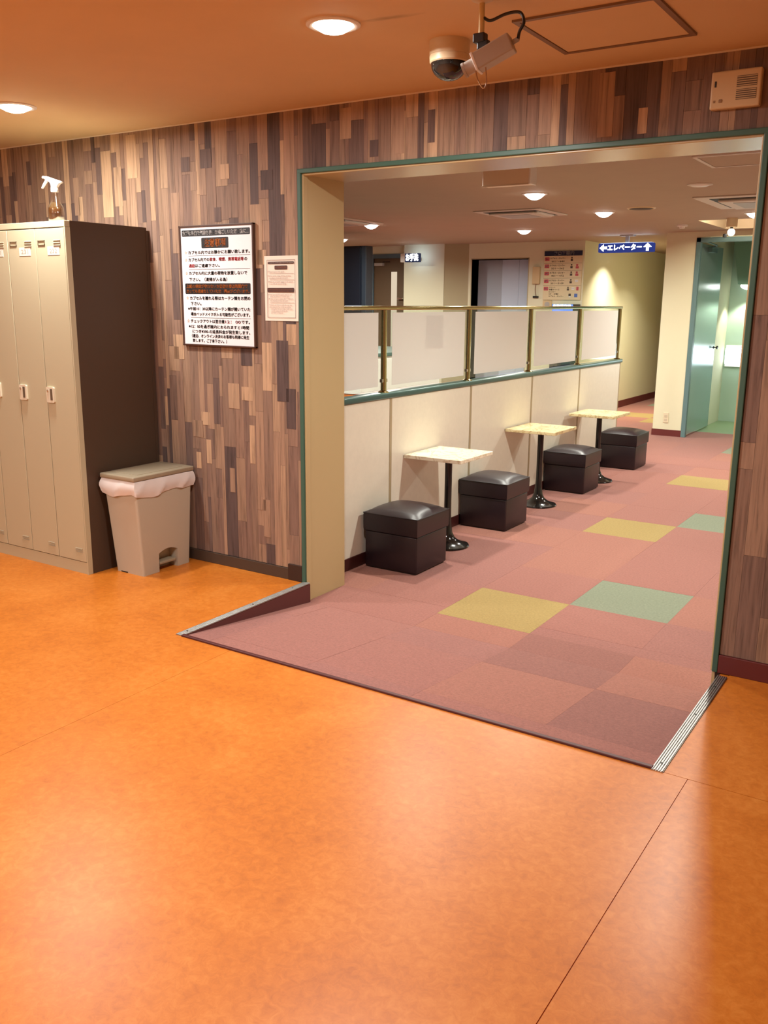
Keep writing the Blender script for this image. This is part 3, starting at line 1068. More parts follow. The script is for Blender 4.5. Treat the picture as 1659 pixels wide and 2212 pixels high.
for k in range(4):
    a, b_ = LX0 + k * dw + 0.0022, LX0 + (k + 1) * dw - 0.0022
    dr = obj('door', B(a, b_, LYF, LYF + 0.020, 0.066, 1.746, bev=0.002), LOCK_BEIGE, lk)
    # card holder
    cx = a + 0.045
    bm = NB()
    for q in ((cx - 0.027, cx + 0.027, 1.688, 1.691), (cx - 0.027, cx + 0.027, 1.668, 1.671)):
        box(bm, q[0], q[1], LYF - 0.003, LYF, q[2], q[3])
    box(bm, cx - 0.027, cx - 0.023, LYF - 0.003, LYF, 1.668, 1.691)
    box(bm, cx + 0.023, cx + 0.027, LYF - 0.003, LYF, 1.668, 1.691)
    obj('card_holder', bm, mat('card_holder_brown', (0.16, 0.12, 0.07, 1), 0.5), dr)
    # louvres top and bottom
    bm = NB()
    for i in range(3):
        z = 1.692 - i * 0.0115
        prism(bm, [(LYF, z), (LYF - 0.004, z - 0.004), (LYF, z - 0.005)], 'x', b_ - 0.082, b_ - 0.030)
    LVM = mat('louvre_shade', (0.36, 0.30, 0.20, 1), 0.5)
    obj('louvre', bm, LVM, dr)
    bm = NB()
    for i in range(3):
        z = 0.138 - i * 0.009
        prism(bm, [(LYF, z), (LYF - 0.004, z - 0.003), (LYF, z - 0.004)], 'x', b_ - 0.078, b_ - 0.024)
    obj('louvre', bm, LVM, dr)
    # number tag
    nt_ = obj('number_tag', B(a + 0.088, a + 0.178, LYF - 0.0012, LYF, 1.620, 1.660), mat('tag_pale', (0.74, 0.70, 0.60, 1), 0.4), dr)
    bm = NB()
    put_text(bm, nums[k], a + 0.105, a + 0.160, 1.640, 0.026, LYF - 0.0016)
    obj('tag_number', bm, mat('tag_ink', (0.40, 0.36, 0.28, 1), 0.5), dr)
    # handle with keyhole
    hx = a + 0.036
    bm = NB()
    rrect(bm, hx - 0.029, hx + 0.029, 0.892, 0.972, LYF - 0.010, LYF, 0.008)
    hd = obj('handle', bm, HANDLE_W, dr)
    obj('handle', B(hx + 0.002, hx + 0.019, LYF - 0.0112, LYF - 0.0095, 0.905, 0.962), mat('handle_recess', (0.12, 0.085, 0.05, 1), 0.5), dr)
    bm = lathe(NB(), 0, 0, [(0.0065, 0), (0.0065, 0.004), (0.004, 0.005)], 14)
    bmesh.ops.transform(bm, matrix=Matrix.Translation((hx - 0.015, LYF - 0.010, 0.952)) @ Matrix.Rotation(math.radians(90), 4, 'X'), verts=bm.verts)
    obj('lock', bm, CHROME, dr)

# spray bottle ------------------------------------------------------------------
BX, BY, BZ = -3.885, -0.475, 1.780
sb = thing('spray_bottle', 'clear spray bottle with white trigger standing on the locker', 'spray bottle', (BX, BY, BZ))
CLEAR = clear_glass('bottle_plastic', (0.985, 0.98, 0.97, 1), 0.5)
bm = lathe(NB(), 0, 0, [(0, 0.0), (0.036, 0.0), (0.040, 0.006), (0.041, 0.05), (0.039, 0.088), (0.028, 0.108), (0.022, 0.135), (0.019, 0.165), (0.0165, 0.172), (0.0165, 0.184)], 32)
obj('bottle', bm, CLEAR, sb, local=True, smooth=True)
LIQ = clear_glass('amber_liquid', (0.95, 0.80, 0.55, 1), 0.5)
bm = lathe(NB(), 0, 0, [(0, 0.003), (0.035, 0.003), (0.0375, 0.01), (0.0375, 0.05), (0.036, 0.082), (0, 0.083)], 28)
obj('liquid', bm, LIQ, sb, local=True, smooth=True)
obj('dip_tube', tube(NB(), [(0.004, -0.002, 0.17), (0.006, 0, 0.09)], 0.0025, 8), WHITE_PL, sb, local=True)
obj('collar', lathe(NB(), 0, 0, [(0.0185, 0.172), (0.0195, 0.176), (0.019, 0.196), (0.014, 0.205)], 24), WHITE_PL, sb, local=True, smooth=True)
bm = NB()
prism(bm, [(0.016, 0.198), (0.030, 0.219), (0.046, 0.226), (0.044, 0.232), (0.020, 0.240), (-0.030, 0.259), (-0.056, 0.262), (-0.060, 0.249), (-0.046, 0.246), (-0.036, 0.236), (-0.016, 0.222), (-0.014, 0.198)], 'y', -0.013, 0.013)
bmesh.ops.bevel(bm, geom=list(bm.edges), offset=0.003, segments=2, affect='EDGES')
hd = obj('spray_head', bm, WHITE_PL, sb, local=True)
bm = NB()
prism(bm, [(-0.040, 0.244), (-0.030, 0.238), (-0.046, 0.214), (-0.062, 0.190), (-0.067, 0.194), (-0.054, 0.222)], 'y', -0.008, 0.008)
bmesh.ops.bevel(bm, geom=list(bm.edges), offset=0.002, segments=2, affect='EDGES')
obj('trigger', bm, WHITE_PL, sb, local=True)
sb.rotation_euler = (0, 0, math.radians(30))
sb.scale = (0.95, 0.95, 0.82)

# ------------------------------------------------------------------ bin
bn = thing('trash_bin', 'beige pedal bin with a white bag folded under the lid', 'trash bin', (-3.585, -0.235, 0))
x0, x1, y0, y1 = -0.105, 0.100, -0.165, 0.170
tx0, tx1, ty0, ty1 = -0.130, 0.106, -0.200, 0.205
HB = 0.505
bm = NB()
# tapered shell with a pedal niche in the +X face
def lerp(a, b_, t): return a + (b_ - a) * t
ny0, ny1, nz = -0.055, 0.080, 0.112
def ring(z, ins=0.0):
    t = z / HB
    X0, X1, Y0, Y1 = lerp(x0, tx0, t), lerp(x1, tx1, t), lerp(y0, ty0, t), lerp(y1, ty1, t)
    r = 0.012
    pts = []
    for cx, cy, a0 in ((X1 - r, Y1 - r, 0), (X0 + r, Y1 - r, 90), (X0 + r, Y0 + r, 180), (X1 - r, Y0 + r, 270)):
        for k in range(4):
            a = math.radians(a0 + 30 * k)
            pts.append((cx + r * math.cos(a), cy + r * math.sin(a)))
    return pts
R0 = [bm.verts.new((*p, 0.0)) for p in ring(0)]
Rn = [bm.verts.new((*p, nz + 0.02)) for p in ring(nz + 0.02)]
R1 = [bm.verts.new((*p, HB)) for p in ring(HB)]
N = len(R0)
for k in range(N):
    k2 = (k + 1) % N
    bm.faces.new((Rn[k], Rn[k2], R1[k2], R1[k]))
    if k == N - 1:
        # face on +X side between last corner and first corner: cut the niche as an arch
        A, Bq = R0[k], R0[k2]
        Cq, Dq = Rn[k2], Rn[k]
        def px(z): return lerp(x1, tx1, z / HB)
        arch = [(ny0, 0.0), (ny0, nz - 0.012)] + [(ny0 + (ny1 - ny0) * i / 6, nz - 0.012 + 0.018 * math.sin(math.pi * i / 6)) for i in range(1, 6)] + [(ny1, nz - 0.012), (ny1, 0.0)]
        av = [bm.verts.new((px(z), y, z)) for y, z in arch]
        mid = len(av) // 2
        bm.faces.new([A] + av[:mid + 1] + [Dq])
        bm.faces.new([av[mid]] + av[mid + 1:] + [Bq, Cq, Dq])
        iv = [bm.verts.new((0.035, y, z)) for y, z in arch]
        for i in range(len(av) - 1):
            bm.faces.new((av[i], iv[i], iv[i + 1], av[i + 1]))
        bm.faces.new(list(reversed(iv)))
    else:
        bm.faces.new((R0[k], R0[k2], Rn[k2], Rn[k]))
bmesh.ops.recalc_face_normals(bm, faces=bm.faces)
obj('body', bm, BIN_BEIGE, bn, local=True)
obj('pedal', B(0.040, 0.097, -0.046, 0.071, 0.034, 0.050, bev=0.005), BIN_LID, bn, local=True)
obj('foot_slot', B(-0.070, -0.020, y0 - 0.0012, y0 + 0.002, 0.001, 0.007), DARK, bn, local=True)
# bag: wavy skirt folded over the rim
bm = NB()
rr_ = random.Random(4)
seg_pts = []
def perim(k, n, grow):
    # walk round the rim rectangle
    X0, X1, Y0, Y1 = tx0 - grow, tx1 + grow, ty0 - grow, ty1 + grow
    per = [(X0, Y0), (X1, Y0), (X1, Y1), (X0, Y1)]
    L = [X1 - X0, Y1 - Y0, X1 - X0, Y1 - Y0]
    s_ = k / n * sum(L)
    for i in range(4):
        if s_ <= L[i]:
            t = s_ / L[i]
            a, b2_ = per[i], per[(i + 1) % 4]
            return a[0] + (b2_[0] - a[0]) * t, a[1] + (b2_[1] - a[1]) * t
        s_ -= L[i]
    return per[0]
n = 96
rows = []
for lev in range(7):
    t = lev / 6
    row = []
    for k in range(n):
        ph = 2 * math.pi * k / n
        wav = 0.0035 * math.sin(9 * ph + 3 * t) + 0.0025 * math.sin(17 * ph + 1.3 + 5 * t) + rr_.uniform(-0.0012, 0.0012)
        drop = 0.070 + 0.014 * math.sin(2 * ph + 0.7) + 0.008 * math.sin(5 * ph) + 0.035 * max(0, math.sin(ph - 0.35)) ** 6
        gx, gy = perim(k, n, 0.004 + 0.009 * math.sin(math.pi * t) + max(0, wav) * (0.4 + t))
        row.append(bm.verts.new((gx, gy, HB + 0.004 - drop * t + 0.002 * math.sin(13 * ph) * t)))
    rows.append(row)
for a, b_ in zip(rows, rows[1:]):
    for k in range(n):
        bm.faces.new((a[k], a[(k + 1) % n], b_[(k + 1) % n], b_[k]))
bmesh.ops.recalc_face_normals(bm, faces=bm.faces)
bg = obj('bag', bm, BAG, bn, local=True, smooth=True)
bm = NB()
box(bm, tx0 - 0.010, tx1 + 0.008, ty0 - 0.012, ty1 + 0.010, HB + 0.005, HB + 0.030, bev=0.006, seg=3)
ld_ = obj('lid', bm, BIN_LID, bn, local=True, smooth=True)
obj('lid_panel', B(tx0 + 0.028, tx1 - 0.028, ty0 + 0.045, ty1 - 0.04, HB + 0.028, HB + 0.0325, bev=0.003), BIN_LID, ld_, local=True)

# ------------------------------------------------------------------ notice board (large)
PXA, PXB, PZA, PZB = -3.512, -3.011, 1.178, 1.780
nb = thing('notice_board', 'brown framed white notice with black, red and orange Japanese lettering', 'notice board', ((PXA + PXB) / 2, -0.005, PZA))
bm = NB()
f = 0.009
box(bm, PXA, PXB, -0.022, -0.003, PZA, PZA + f, bev=0.002)
box(bm, PXA, PXB, -0.022, -0.003, PZB - f, PZB, bev=0.002)
box(bm, PXA, PXA + f, -0.022, -0.003, PZA, PZB, bev=0.002)
box(bm, PXB - f, PXB, -0.022, -0.003, PZA, PZB, bev=0.002)
obj('frame', bm, BOARD_FRAME, nb)
obj('sheet', B(PXA + 0.004, PXB - 0.004, -0.016, -0.004, PZA + 0.004, PZB - 0.004), PAPER, nb)
WN, HN = PXB - PXA, PZB - PZA
def U(u): return PXA + u * WN
def V(v): return PZB - v * HN
ys_, yt_ = -0.0166, -0.0172
for q in ((0.035, 0.955, 0.088, 0.036), (0.305, 0.67, 0.188, 0.102), (0.055, 0.945, 0.562, 0.474)):
    obj('black_banner', rrect(NB(), U(q[0]), U(q[1]), V(q[2]), V(q[3]), ys_, -0.0155, 0.006), INK, nb)
blk, red, org, wht, gld = INK, INK_RED, INK_ORANGE, INK_WHITE, mat('ink_gold', (0.50, 0.28, 0.10, 1), 0.5)
def line_text(mt_, par, *a):
    b_ = NB()
    put_text(b_, *a)
    return obj('lettering_line', b_, mt_, par)
H = 0.0165
line_text(wht, nb, 'カプセル内で気持ち良くお過ごしいただく為に…', U(0.045), U(0.945), V(0.063), 0.020, yt_, 0.0007)
line_text(org, nb, '注意事項', U(0.345), U(0.635), V(0.146), 0.036, yt_, 0.0009)
stars = (0.221, 0.281, 0.391, 0.596, 0.79)
for v in stars:
    line_text(gld, nb, '☆', U(0.065), U(0.102), V(v), 0.018, yt_)
def T(bmx, s, u0, u1, v, h=H, bold=0.00055):
    line_text(bmx, nb, s, U(u0), U(u1), V(v), h, yt_, bold)
T(blk, 'カプセル内ではお静かにお願い致します。', 0.118, 0.945, 0.221)
T(blk, 'カプセル内での', 0.118, 0.405, 0.280)
T(red, '飲食、喫煙、携帯電話等', 0.412, 0.865, 0.280)
T(blk, 'の', 0.875, 0.910, 0.280)
T(red, '通話', 0.120, 0.202, 0.329)
T(blk, 'はご遠慮下さい。', 0.208, 0.545, 0.329)
T(blk, 'カプセル内に大量の荷物を放置しないで', 0.118, 0.905, 0.391)
T(blk, '下さい。（清掃が入る為）', 0.118, 0.640, 0.443)
T(org, '上記の項目が守れないお客様は滞在時間内で', 0.075, 0.905, 0.499, 0.0165)
T(org, 'あっても退館をしていただく場合がございます。', 0.075, 0.930, 0.540, 0.0165)
T(blk, 'カプセルを離れる際はカーテン類をお閉め', 0.118, 0.940, 0.597)
T(blk, '下さい。', 0.125, 0.275, 0.643)
T(blk, '※午前10：30以降にカーテン類が開いていた', 0.085, 0.935, 0.686)
T(blk, '場合ベッドメイクが入る可能性がございます。', 0.122, 0.930, 0.731)
T(blk, 'チェックアウトは翌日昼', 0.118, 0.588, 0.790)
T(red, '12：00', 0.600, 0.805, 0.790)
T(blk, 'です。', 0.815, 0.925, 0.790)
T(blk, '※12：00を過ぎ館内におられますと1時間', 0.085, 0.912, 0.835)
T(blk, 'につき¥300-の延長料金が発生致します。', 0.135, 0.925, 0.876)
T(blk, '（連泊、オンライン決済のお客様も同様に発生', 0.125, 0.912, 0.915)
T(blk, '致します。ご了承下さい。）', 0.135, 0.610, 0.955)
for v, a, b_ in ((0.247, 0.118, 0.95), (0.358, 0.118, 0.945), (0.760, 0.12, 0.94)):
    obj('rule_line', B(U(a), U(b_), yt_, -0.0155, V(v) - 0.0006, V(v) + 0.0006), INK, nb)

# small paper notice ---------------------------------------------------------------
PXA, PXB, PZA, PZB = -2.957, -2.749, 1.315, 1.622
np_ = thing('paper_notice', 'small cream paper notice taped beside the green trim', 'paper notice', ((PXA + PXB) / 2, -0.005, PZA))
WN, HN = PXB - PXA, PZB - PZA
bm = NB()
nn = 10
gridv = []
for i in range(nn + 1):
    row = []
    for j in range(nn + 1):
        u, v = i / nn, j / nn
        row.append(bm.verts.new((U(u), -0.0045 - 0.0012 * math.sin(v * 5 + u * 2) - 0.0015 * v * v, V(v))))
    gridv.append(row)
for i in range(nn):
    for j in range(nn):
        bm.faces.new((gridv[i][j], gridv[i + 1][j], gridv[i + 1][j + 1], gridv[i][j + 1]))
bmesh.ops.recalc_face_normals(bm, faces=bm.faces)
bmesh.ops.solidify(bm, geom=list(bm.faces), thickness=0.0006)
obj('sheet', bm, mat('paper_cream', (0.82, 0.72, 0.60, 1), 0.6), np_, smooth=True)
ys_, yt_ = -0.0085, -0.0090
for q in ((0.12, 0.89, 0.122, 0.088), (0.32, 0.69, 0.206, 0.148), (0.10, 0.885, 0.555, 0.488)):
    obj('brown_banner', rrect(NB(), U(q[0]), U(q[1]), V(q[2]), V(q[3]), ys_, -0.0075, 0.003), INK_BROWN, np_)
blk, org, wht = INK_PALE, mat('ink_rust', (0.30, 0.10, 0.05, 1), 0.5), mat('ink_dim', (0.45, 0.35, 0.30, 1), 0.5)
bd = NB()
for a in ((0.085, 0.925, 0.060, 0.064), (0.085, 0.925, 0.944, 0.948)):
    box(bd, U(a[0]), U(a[1]), ys_, -0.0075, V(a[3]), V(a[2]))
for a in ((0.085, 0.091), (0.919, 0.925)):
    box(bd, U(a[0]), U(a[1]), ys_, -0.0075, V(0.948), V(0.060))
for v in (0.268, 0.362, 0.714):
    box(bd, U(0.16), U(0.885), ys_, -0.0075, V(v) - 0.0004, V(v) + 0.0004)
obj('border_lines', bd, INK_PALE, np_)
h = 0.0078
line_text(wht, np_, 'To spend a comfortable time in the capsule', U(0.14), U(0.87), V(0.105), 0.007, yt_)
line_text(org, np_, 'ATTENTION', U(0.35), U(0.66), V(0.177), 0.012, yt_)
for s, u0, u1, v in (('☆Please be quiet in the capsule.', .11, .62, .240), ('☆In the capsule, eating, drinking, smoking,', .11, .80, .303), ('and calling is not allowed in the capsule.', .16, .72, .335),
                     ('☆Please do not leave luggage in the capsule,', .11, .87, .392), ('as the staff will clean the capsule.', .16, .67, .425),
                     ('☆When you leave the capsule, please do not', .12, .82, .590), ('leave the pillows or curtain open.', .18, .76, .622), ('※If the curtain is open after 10:30 am,', .13, .87, .657), ('the cleaning service will enter.', .18, .72, .687),
                     ('☆Check out time is 12:00 the next day.', .14, .83, .750), ('※An extension fee of 300 yen will be', .15, .79, .783), ('charged for the hours after 12:00 noon,', .20, .84, .813), ('a guest staying on will also be', .20, .69, .843), ('per hour is required.', .20, .56, .873)):
    line_text(blk, np_, s, U(u0), U(u1), V(v), h, yt_)
line_text(org, np_, 'If you do not follow the above items, we may ask', U(.13), U(.86), V(.508), 0.007, yt_)
line_text(org, np_, 'you to leave even during your stay.', U(.13), U(.74), V(.535), 0.007, yt_)

# wall speaker box -------------------------------------------------------------------
ws = thing('wall_speaker', 'beige wall speaker box with two grilles above the opening', 'wall speaker', (-0.805, -0.003, 2.075))
obj('case', B(-0.889, -0.722, -0.035, -0.0025, 2.075, 2.198, bev=0.006, seg=3), IVORY, ws)
for z0, z1 in ((2.100, 2.133), (2.141, 2.176)):
    gr = NB()
    box(gr, -0.802, -0.736, -0.0362, -0.034, z0, z1)
    go = obj('grille', gr, mat('grille_brown', (0.14, 0.10, 0.06, 1), 0.6), ws)
    bm = NB()
    for i in range(5):
        zz = z0 + (z1 - z0) * (i + 0.5) / 5
        box(bm, -0.802, -0.736, -0.0372, -0.036, zz - 0.0012, zz + 0.0012)
    obj('slat', bm, IVORY, go)
obj('indicator', B(-0.876, -0.870, -0.0365, -0.034, 2.147, 2.166), DARK, ws)
obj('button', B(-0.877, -0.870, -0.0365, -0.034, 2.096, 2.104), mat('dial_brown', (0.3, 0.18, 0.08, 1), 0.5), ws)
obj('dial', B(-0.858, -0.846, -0.0362, -0.034, 2.095, 2.106, bev=0.002), mat('dial_brown', (0.3, 0.18, 0.08, 1), 0.5), ws)

# ceiling hatch -------------------------------------------------------------------------
def hatch(x0, x1, y0, y1, z, label, fm, pm, wfr=0.018):
    t = thing('ceiling_hatch', label, 'hatch', ((x0 + x1) / 2, (y0 + y1) / 2, z))
    bm = NB()
    box(bm, x0, x1, y0, y0 + wfr, z - 0.007, z)
    box(bm, x0, x1, y1 - wfr, y1, z - 0.007, z)
    box(bm, x0, x0 + wfr, y0 + wfr, y1 - wfr, z - 0.007, z)
    box(bm, x1 - wfr, x1, y0 + wfr, y1 - wfr, z - 0.007, z)
    obj('frame', bm, fm, t)
    obj('panel', B(x0 + wfr + 0.001, x1 - wfr - 0.001, y0 + wfr + 0.001, y1 - wfr - 0.001, z - 0.004, z), pm, t)
hatch(-1.344, -0.888, -0.70, -0.262, ZC, 'square ceiling access hatch with brown frame above the wall speaker', BROWN_METAL, ROOM_CEIL)
hatch(-1.43, -0.93, 1.80, 2.26, ZH, 'pale ceiling access hatch in the hall just behind the header', AC_WHITE, HALL_CEIL, 0.022)

# dome camera -----------------------------------------------------------------------------
dc = thing('dome_camera', 'beige dome security camera with black glass on the ceiling', 'security camera', (-1.622, -0.595, ZC))
obj('housing', lathe(NB(), 0, 0, [(0.069, 0.0), (0.068, -0.044), (0.0665, -0.045), (0.0665, -0.047), (0.068, -0.048), (0.067, -0.066), (0.063, -0.070), (0, -0.070)], 40), mat('camera_beige', (0.66, 0.52, 0.32, 1), 0.4), dc, local=True, smooth=True)
prof = [(0.0635 * math.cos(a), -0.068 - 0.056 * math.sin(a)) for a in [math.radians(d) for d in range(0, 91, 10)]]
obj('dome', lathe(NB(), 0, 0, prof, 40), mat('smoked_dome', (0.012, 0.011, 0.010, 1), 0.06, coat=0.5), dc, local=True, smooth=True)

# bullet camera --------------------------------------------------------------------------------
bc = thing('bullet_camera', 'pale box security camera hung from a ceiling pole with black cable', 'security camera', (-1.330, -0.93, ZC))
obj('pole', lathe(NB(), 0, 0, [(0.0085, 0.0), (0.0085, -0.095)], 16), mat('pole_cream', (0.66, 0.50, 0.22, 1), 0.35), bc, local=True, smooth=True)
obj('flange', lathe(NB(), 0, 0, [(0.032, 0.0), (0.032, -0.004), (0.012, -0.012)], 20), IVORY, bc, local=True, smooth=True)
bm = NB()
box(bm, -0.022, 0.016, -0.014, 0.014, -0.118, -0.092, bev=0.004)
box(bm, -0.010, 0.026, -0.010, 0.010, -0.138, -0.112, bev=0.004)
obj('bracket', bm, BLACK, bc, local=True)
d = Vector((-0.87, -0.18, -0.40)).normalized()
xax = d
yax = Vector((0, 0, 1)).cross(xax).normalized()
zax = xax.cross(yax)
M = Matrix.Identity(4)
for i in range(3):
    M[i][0], M[i][1], M[i][2] = xax[i], yax[i], zax[i]
ctr = Vector((0.040, 0.0, -0.152))
M.translation = ctr
CAMW = mat('camera_pale', (0.42, 0.37, 0.32, 1), 0.4)
def tb(bm, *a, **k):
    b_ = NB()
    box(b_, *a, **k)
    merge(bm, b_, M)
    return bm
body = obj('body', tb(NB(), -0.062, 0.055, -0.027, 0.027, -0.025, 0.025, bev=0.004), CAMW, bc, local=True)
obj('front_frame', tb(NB(), 0.050, 0.058, -0.029, 0.029, -0.027, 0.027, bev=0.002), WHITE_PL, bc, local=True)
bm = tb(NB(), -0.05, 0.045, -0.0285, -0.0265, 0.003, 0.0045)
tb(bm, -0.05, 0.045, -0.0285, -0.0265, 0.010, 0.0115)
obj('vent_line', bm, GREY_PL, body, local=True)
bm = NB()
lathe(bm, 0, 0, [(0.020, 0.055), (0.020, 0.088), (0.0215, 0.089), (0.0215, 0.096), (0.017, 0.096), (0.0165, 0.080), (0, 0.080)], 24)
bmesh.ops.transform(bm, matrix=M @ Matrix.Rotation(math.radians(90), 4, 'Y'), verts=bm.verts)
obj('lens', bm, CAMW, bc, local=True, smooth=True)
rear = ctr - d * 0.062
bm = tube(NB(), [rear, rear - d * 0.02], 0.007, 10)
obj('plug', bm, GREY_PL, bc, local=True)
pa_ = [(0.008, 0, -0.052), (0.03, 0.0, -0.062), (0.075, 0.005, -0.050), (0.118, 0.005, -0.052), (0.135, 0.0, -0.080), (0.122, 0.0, -0.104), tuple(rear - d * 0.018)]
obj('cable', tube(NB(), pa_, 0.0045, 8, 6), BLACK, bc, local=True, smooth=True)
f0 = ctr + d * 0.05
pl = [tuple(f0 + Vector((0, -0.01, -0.024))), tuple(f0 + Vector((0.008, -0.01, -0.050))), tuple(f0 + Vector((0.026, -0.01, -0.074))), tuple(f0 + Vector((0.036, -0.01, -0.060))), tuple(f0 + Vector((0.032, -0.01, -0.018)))]
obj('loop_wire', tube(NB(), pl, 0.0018, 8, 6), mat('wire_ochre', (0.35, 0.18, 0.06, 1), 0.4), bc, local=True, smooth=True)

# ------------------------------------------------------------------ hall ceiling equipment
def cassette(x, y, s, label):
    t = thing('air_conditioner', label, 'air conditioner', (x, y, ZH), 'ceiling cassette air conditioners')
    obj('panel', B(-s * 1.28, s * 1.28, -s * 1.28, s * 1.28, -0.010, 0.0, bev=0.004), AC_WHITE, t, local=True)
    for q in ((-s, s, -s, -s * 0.86), (-s, s, s * 0.86, s), (-s, -s * 0.86, -s * 0.86, s * 0.86), (s * 0.86, s, -s * 0.86, s * 0.86)):
        obj('slot', B(q[0], q[1], q[2], q[3], -0.012, -0.009), DARK, t, local=True)
    c = obj('grille_frame', B(-s * 0.86, s * 0.86, -s * 0.86, s * 0.86, -0.032, -0.010, bev=0.012, seg=3), AC_WHITE, t, local=True)
    obj('grille', B(-s * 0.6, s * 0.6, -s * 0.6, s * 0.6, -0.0345, -0.031), GREY_PL, c, local=True)
    k = s * 0.93
    for a0, a1, b0, b1 in ((-k, k, s * 0.90, s * 0.97), (s * 0.90, s * 0.97, -k, k)):
        obj('flap', B(a0 * 0.8 if a0 < 0 else a0, a1 * 0.8 if a0 < 0 else a1, b0 * 0.8 if b0 < 0 else b0, b1 * 0.8 if b0 < 0 else b1, -0.026, -0.012), WHITE_PL, t, local=True)
cassette(-3.57, 4.27, 0.25, 'square ceiling air conditioner in the middle of the hall, behind the large downlight')
cassette(-5.60, 4.24, 0.28, 'square ceiling air conditioner beside the beige jamb on the left')
cassette(-1.47, 4.22, 0.36, 'square ceiling air conditioner at the right of the hall near the square recess')
vt = thing('air_vent', 'round dark air vent in the hall ceiling', 'air vent', (-2.51, 4.372, ZH))
obj('ring', lathe(NB(), 0, 0, [(0.10, 0.0), (0.10, -0.007), (0.112, -0.007), (0.120, 0.0)], 32, cap=False), IVORY, vt, local=True, smooth=True)
obj('grille', lathe(NB(), 0, 0, [(0.10, -0.002), (0.085, -0.010), (0.0, -0.012)], 32), mat('vent_dark', (0.06, 0.035, 0.022, 1), 0.6), vt, local=True, smooth=True)
def detector(x, y, r, label):
    t = thing('smoke_detector', label, 'smoke detector', (x, y, ZH))
    obj('base', lathe(NB(), 0, 0, [(r, 0.0), (r, -0.012), (r * 0.92, -0.016), (0, -0.016)], 28), WHITE_PL, t, local=True, smooth=True)
    obj('sensor', lathe(NB(), 0, 0, [(r * 0.5, -0.015), (r * 0.5, -0.030), (r * 0.42, -0.038), (0, -0.038)], 24), WHITE_PL, t, local=True, smooth=True)
bm = NB()
t = thing('ceiling_speaker', 'flat round pale ceiling speaker right of the large downlight', 'speaker', (-1.689, 3.016, ZH))
obj('rim', lathe(NB(), 0, 0, [(0.085, 0.0), (0.083, -0.006), (0.070, -0.010), (0, -0.010)], 32), AC_WHITE, t, local=True, smooth=True)
obj('cover', lathe(NB(), 0, 0, [(0.06, -0.009), (0.05, -0.015), (0, -0.016)], 32), WHITE_PL, t, local=True, smooth=True)
detector(-2.649, 6.172, 0.055, 'small white smoke detector on the ceiling in front of the cream column')
# hanging box behind the header
hb = thing('emergency_light', 'boxy ceiling unit with white end just behind the header', 'emergency light', (-2.35, 1.43, ZH))
obj('case', B(-2.50, -2.21, 1.40, 1.48, 2.062, ZH, bev=0.004), mat('unit_beige', (0.80, 0.68, 0.54, 1), 0.5), hb)
obj('end_cap', B(-2.211, -2.200, 1.395, 1.485, 2.060, ZH, bev=0.003), WHITE_PL, hb)
obj('lower_edge', B(-2.502, -2.21, 1.396, 1.404, 2.058, 2.063), CAP_WHITE, hb)

# lift ---------------------------------------------------------------------------------------
lf = sempty('door_1', 'grey lavender lift doors in a recess of the end wall')
LB = YB + 0.20
bm = NB()
box(bm, -5.985, -5.972, YB - 0.002, YB + 0.34, FZ, 2.0)
box(bm, -5.129, -5.116, YB - 0.002, YB + 0.34, FZ, 2.0)
box(bm, -5.985, -5.116, YB - 0.002, YB + 0.34, 1.990, 2.003)
obj('lift_jamb', bm, OLIVE, lf)
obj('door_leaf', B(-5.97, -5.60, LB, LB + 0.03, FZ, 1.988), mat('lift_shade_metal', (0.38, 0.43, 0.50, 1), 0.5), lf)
obj('door_leaf', B(-5.598, -5.345, LB - 0.012, LB + 0.02, FZ, 1.988, bev=0.002), LIFT, lf)
obj('door_leaf', B(-5.343, -5.131, LB - 0.012, LB + 0.02, FZ, 1.988, bev=0.002), LIFT, lf)
cp = thing('phone_panel', 'narrow cream wall unit right of the lift', 'wall panel', (-4.995, YB, 1.66))
obj('case', B(-5.045, -4.945, YB - 0.05, YB, 1.66, 1.88, bev=0.005), IVORY, cp)
obj('cord', tube(NB(), [(-5.0, YB - 0.02, 1.66), (-5.005, YB - 0.02, 1.58), (-4.99, YB - 0.02, 1.50)], 0.006, 8, 4), mat('cord_brown', (0.25, 0.13, 0.07, 1), 0.5), cp)
obj('hook', B(-5.03, -4.96, YB - 0.04, YB, 1.480, 1.505, bev=0.003), BLACK, cp)

# floor guide
gb = thing('floor_guide', 'cream floor guide board with navy header and red floor marks', 'sign board', (-4.63, YB, 1.45))
GX0, GX1, GZ0, GZ1 = -4.895, -4.372, 1.455, 2.076
CREAM = mat('guide_cream', (0.70, 0.58, 0.36, 1), 0.5)
obj('board', B(GX0, GX1, YB - 0.02, YB, GZ0, GZ1, bev=0.003), CREAM, gb)
yg = YB - 0.0206
def GU(u): return GX0 + u * (GX1 - GX0)
def GV(v): return GZ1 - v * (GZ1 - GZ0)
obj('header_band', B(GX0, GX1, YB - 0.022, YB - 0.018, GV(0.10), GZ1), mat('guide_navy', (0.012, 0.015, 0.05, 1), 0.4), gb)
bm = NB()
put_text(bm, 'フロア案内', GU(0.26), GU(0.78), GV(0.052), 0.05, YB - 0.0226, 0.0008)
obj('header_lettering', bm, INK_WHITE, gb)
blk, red, blu = NB(), NB(), NB()
wt_ = NB()
rows_ = [(0.105, 0.25, '6F', '601～644'), (0.25, 0.40, '5F', '501～562'), (0.40, 0.555, '4F', '401～472'), (0.555, 0.71, '3F', '301～3109'), (0.71, 1.0, '2F', None)]
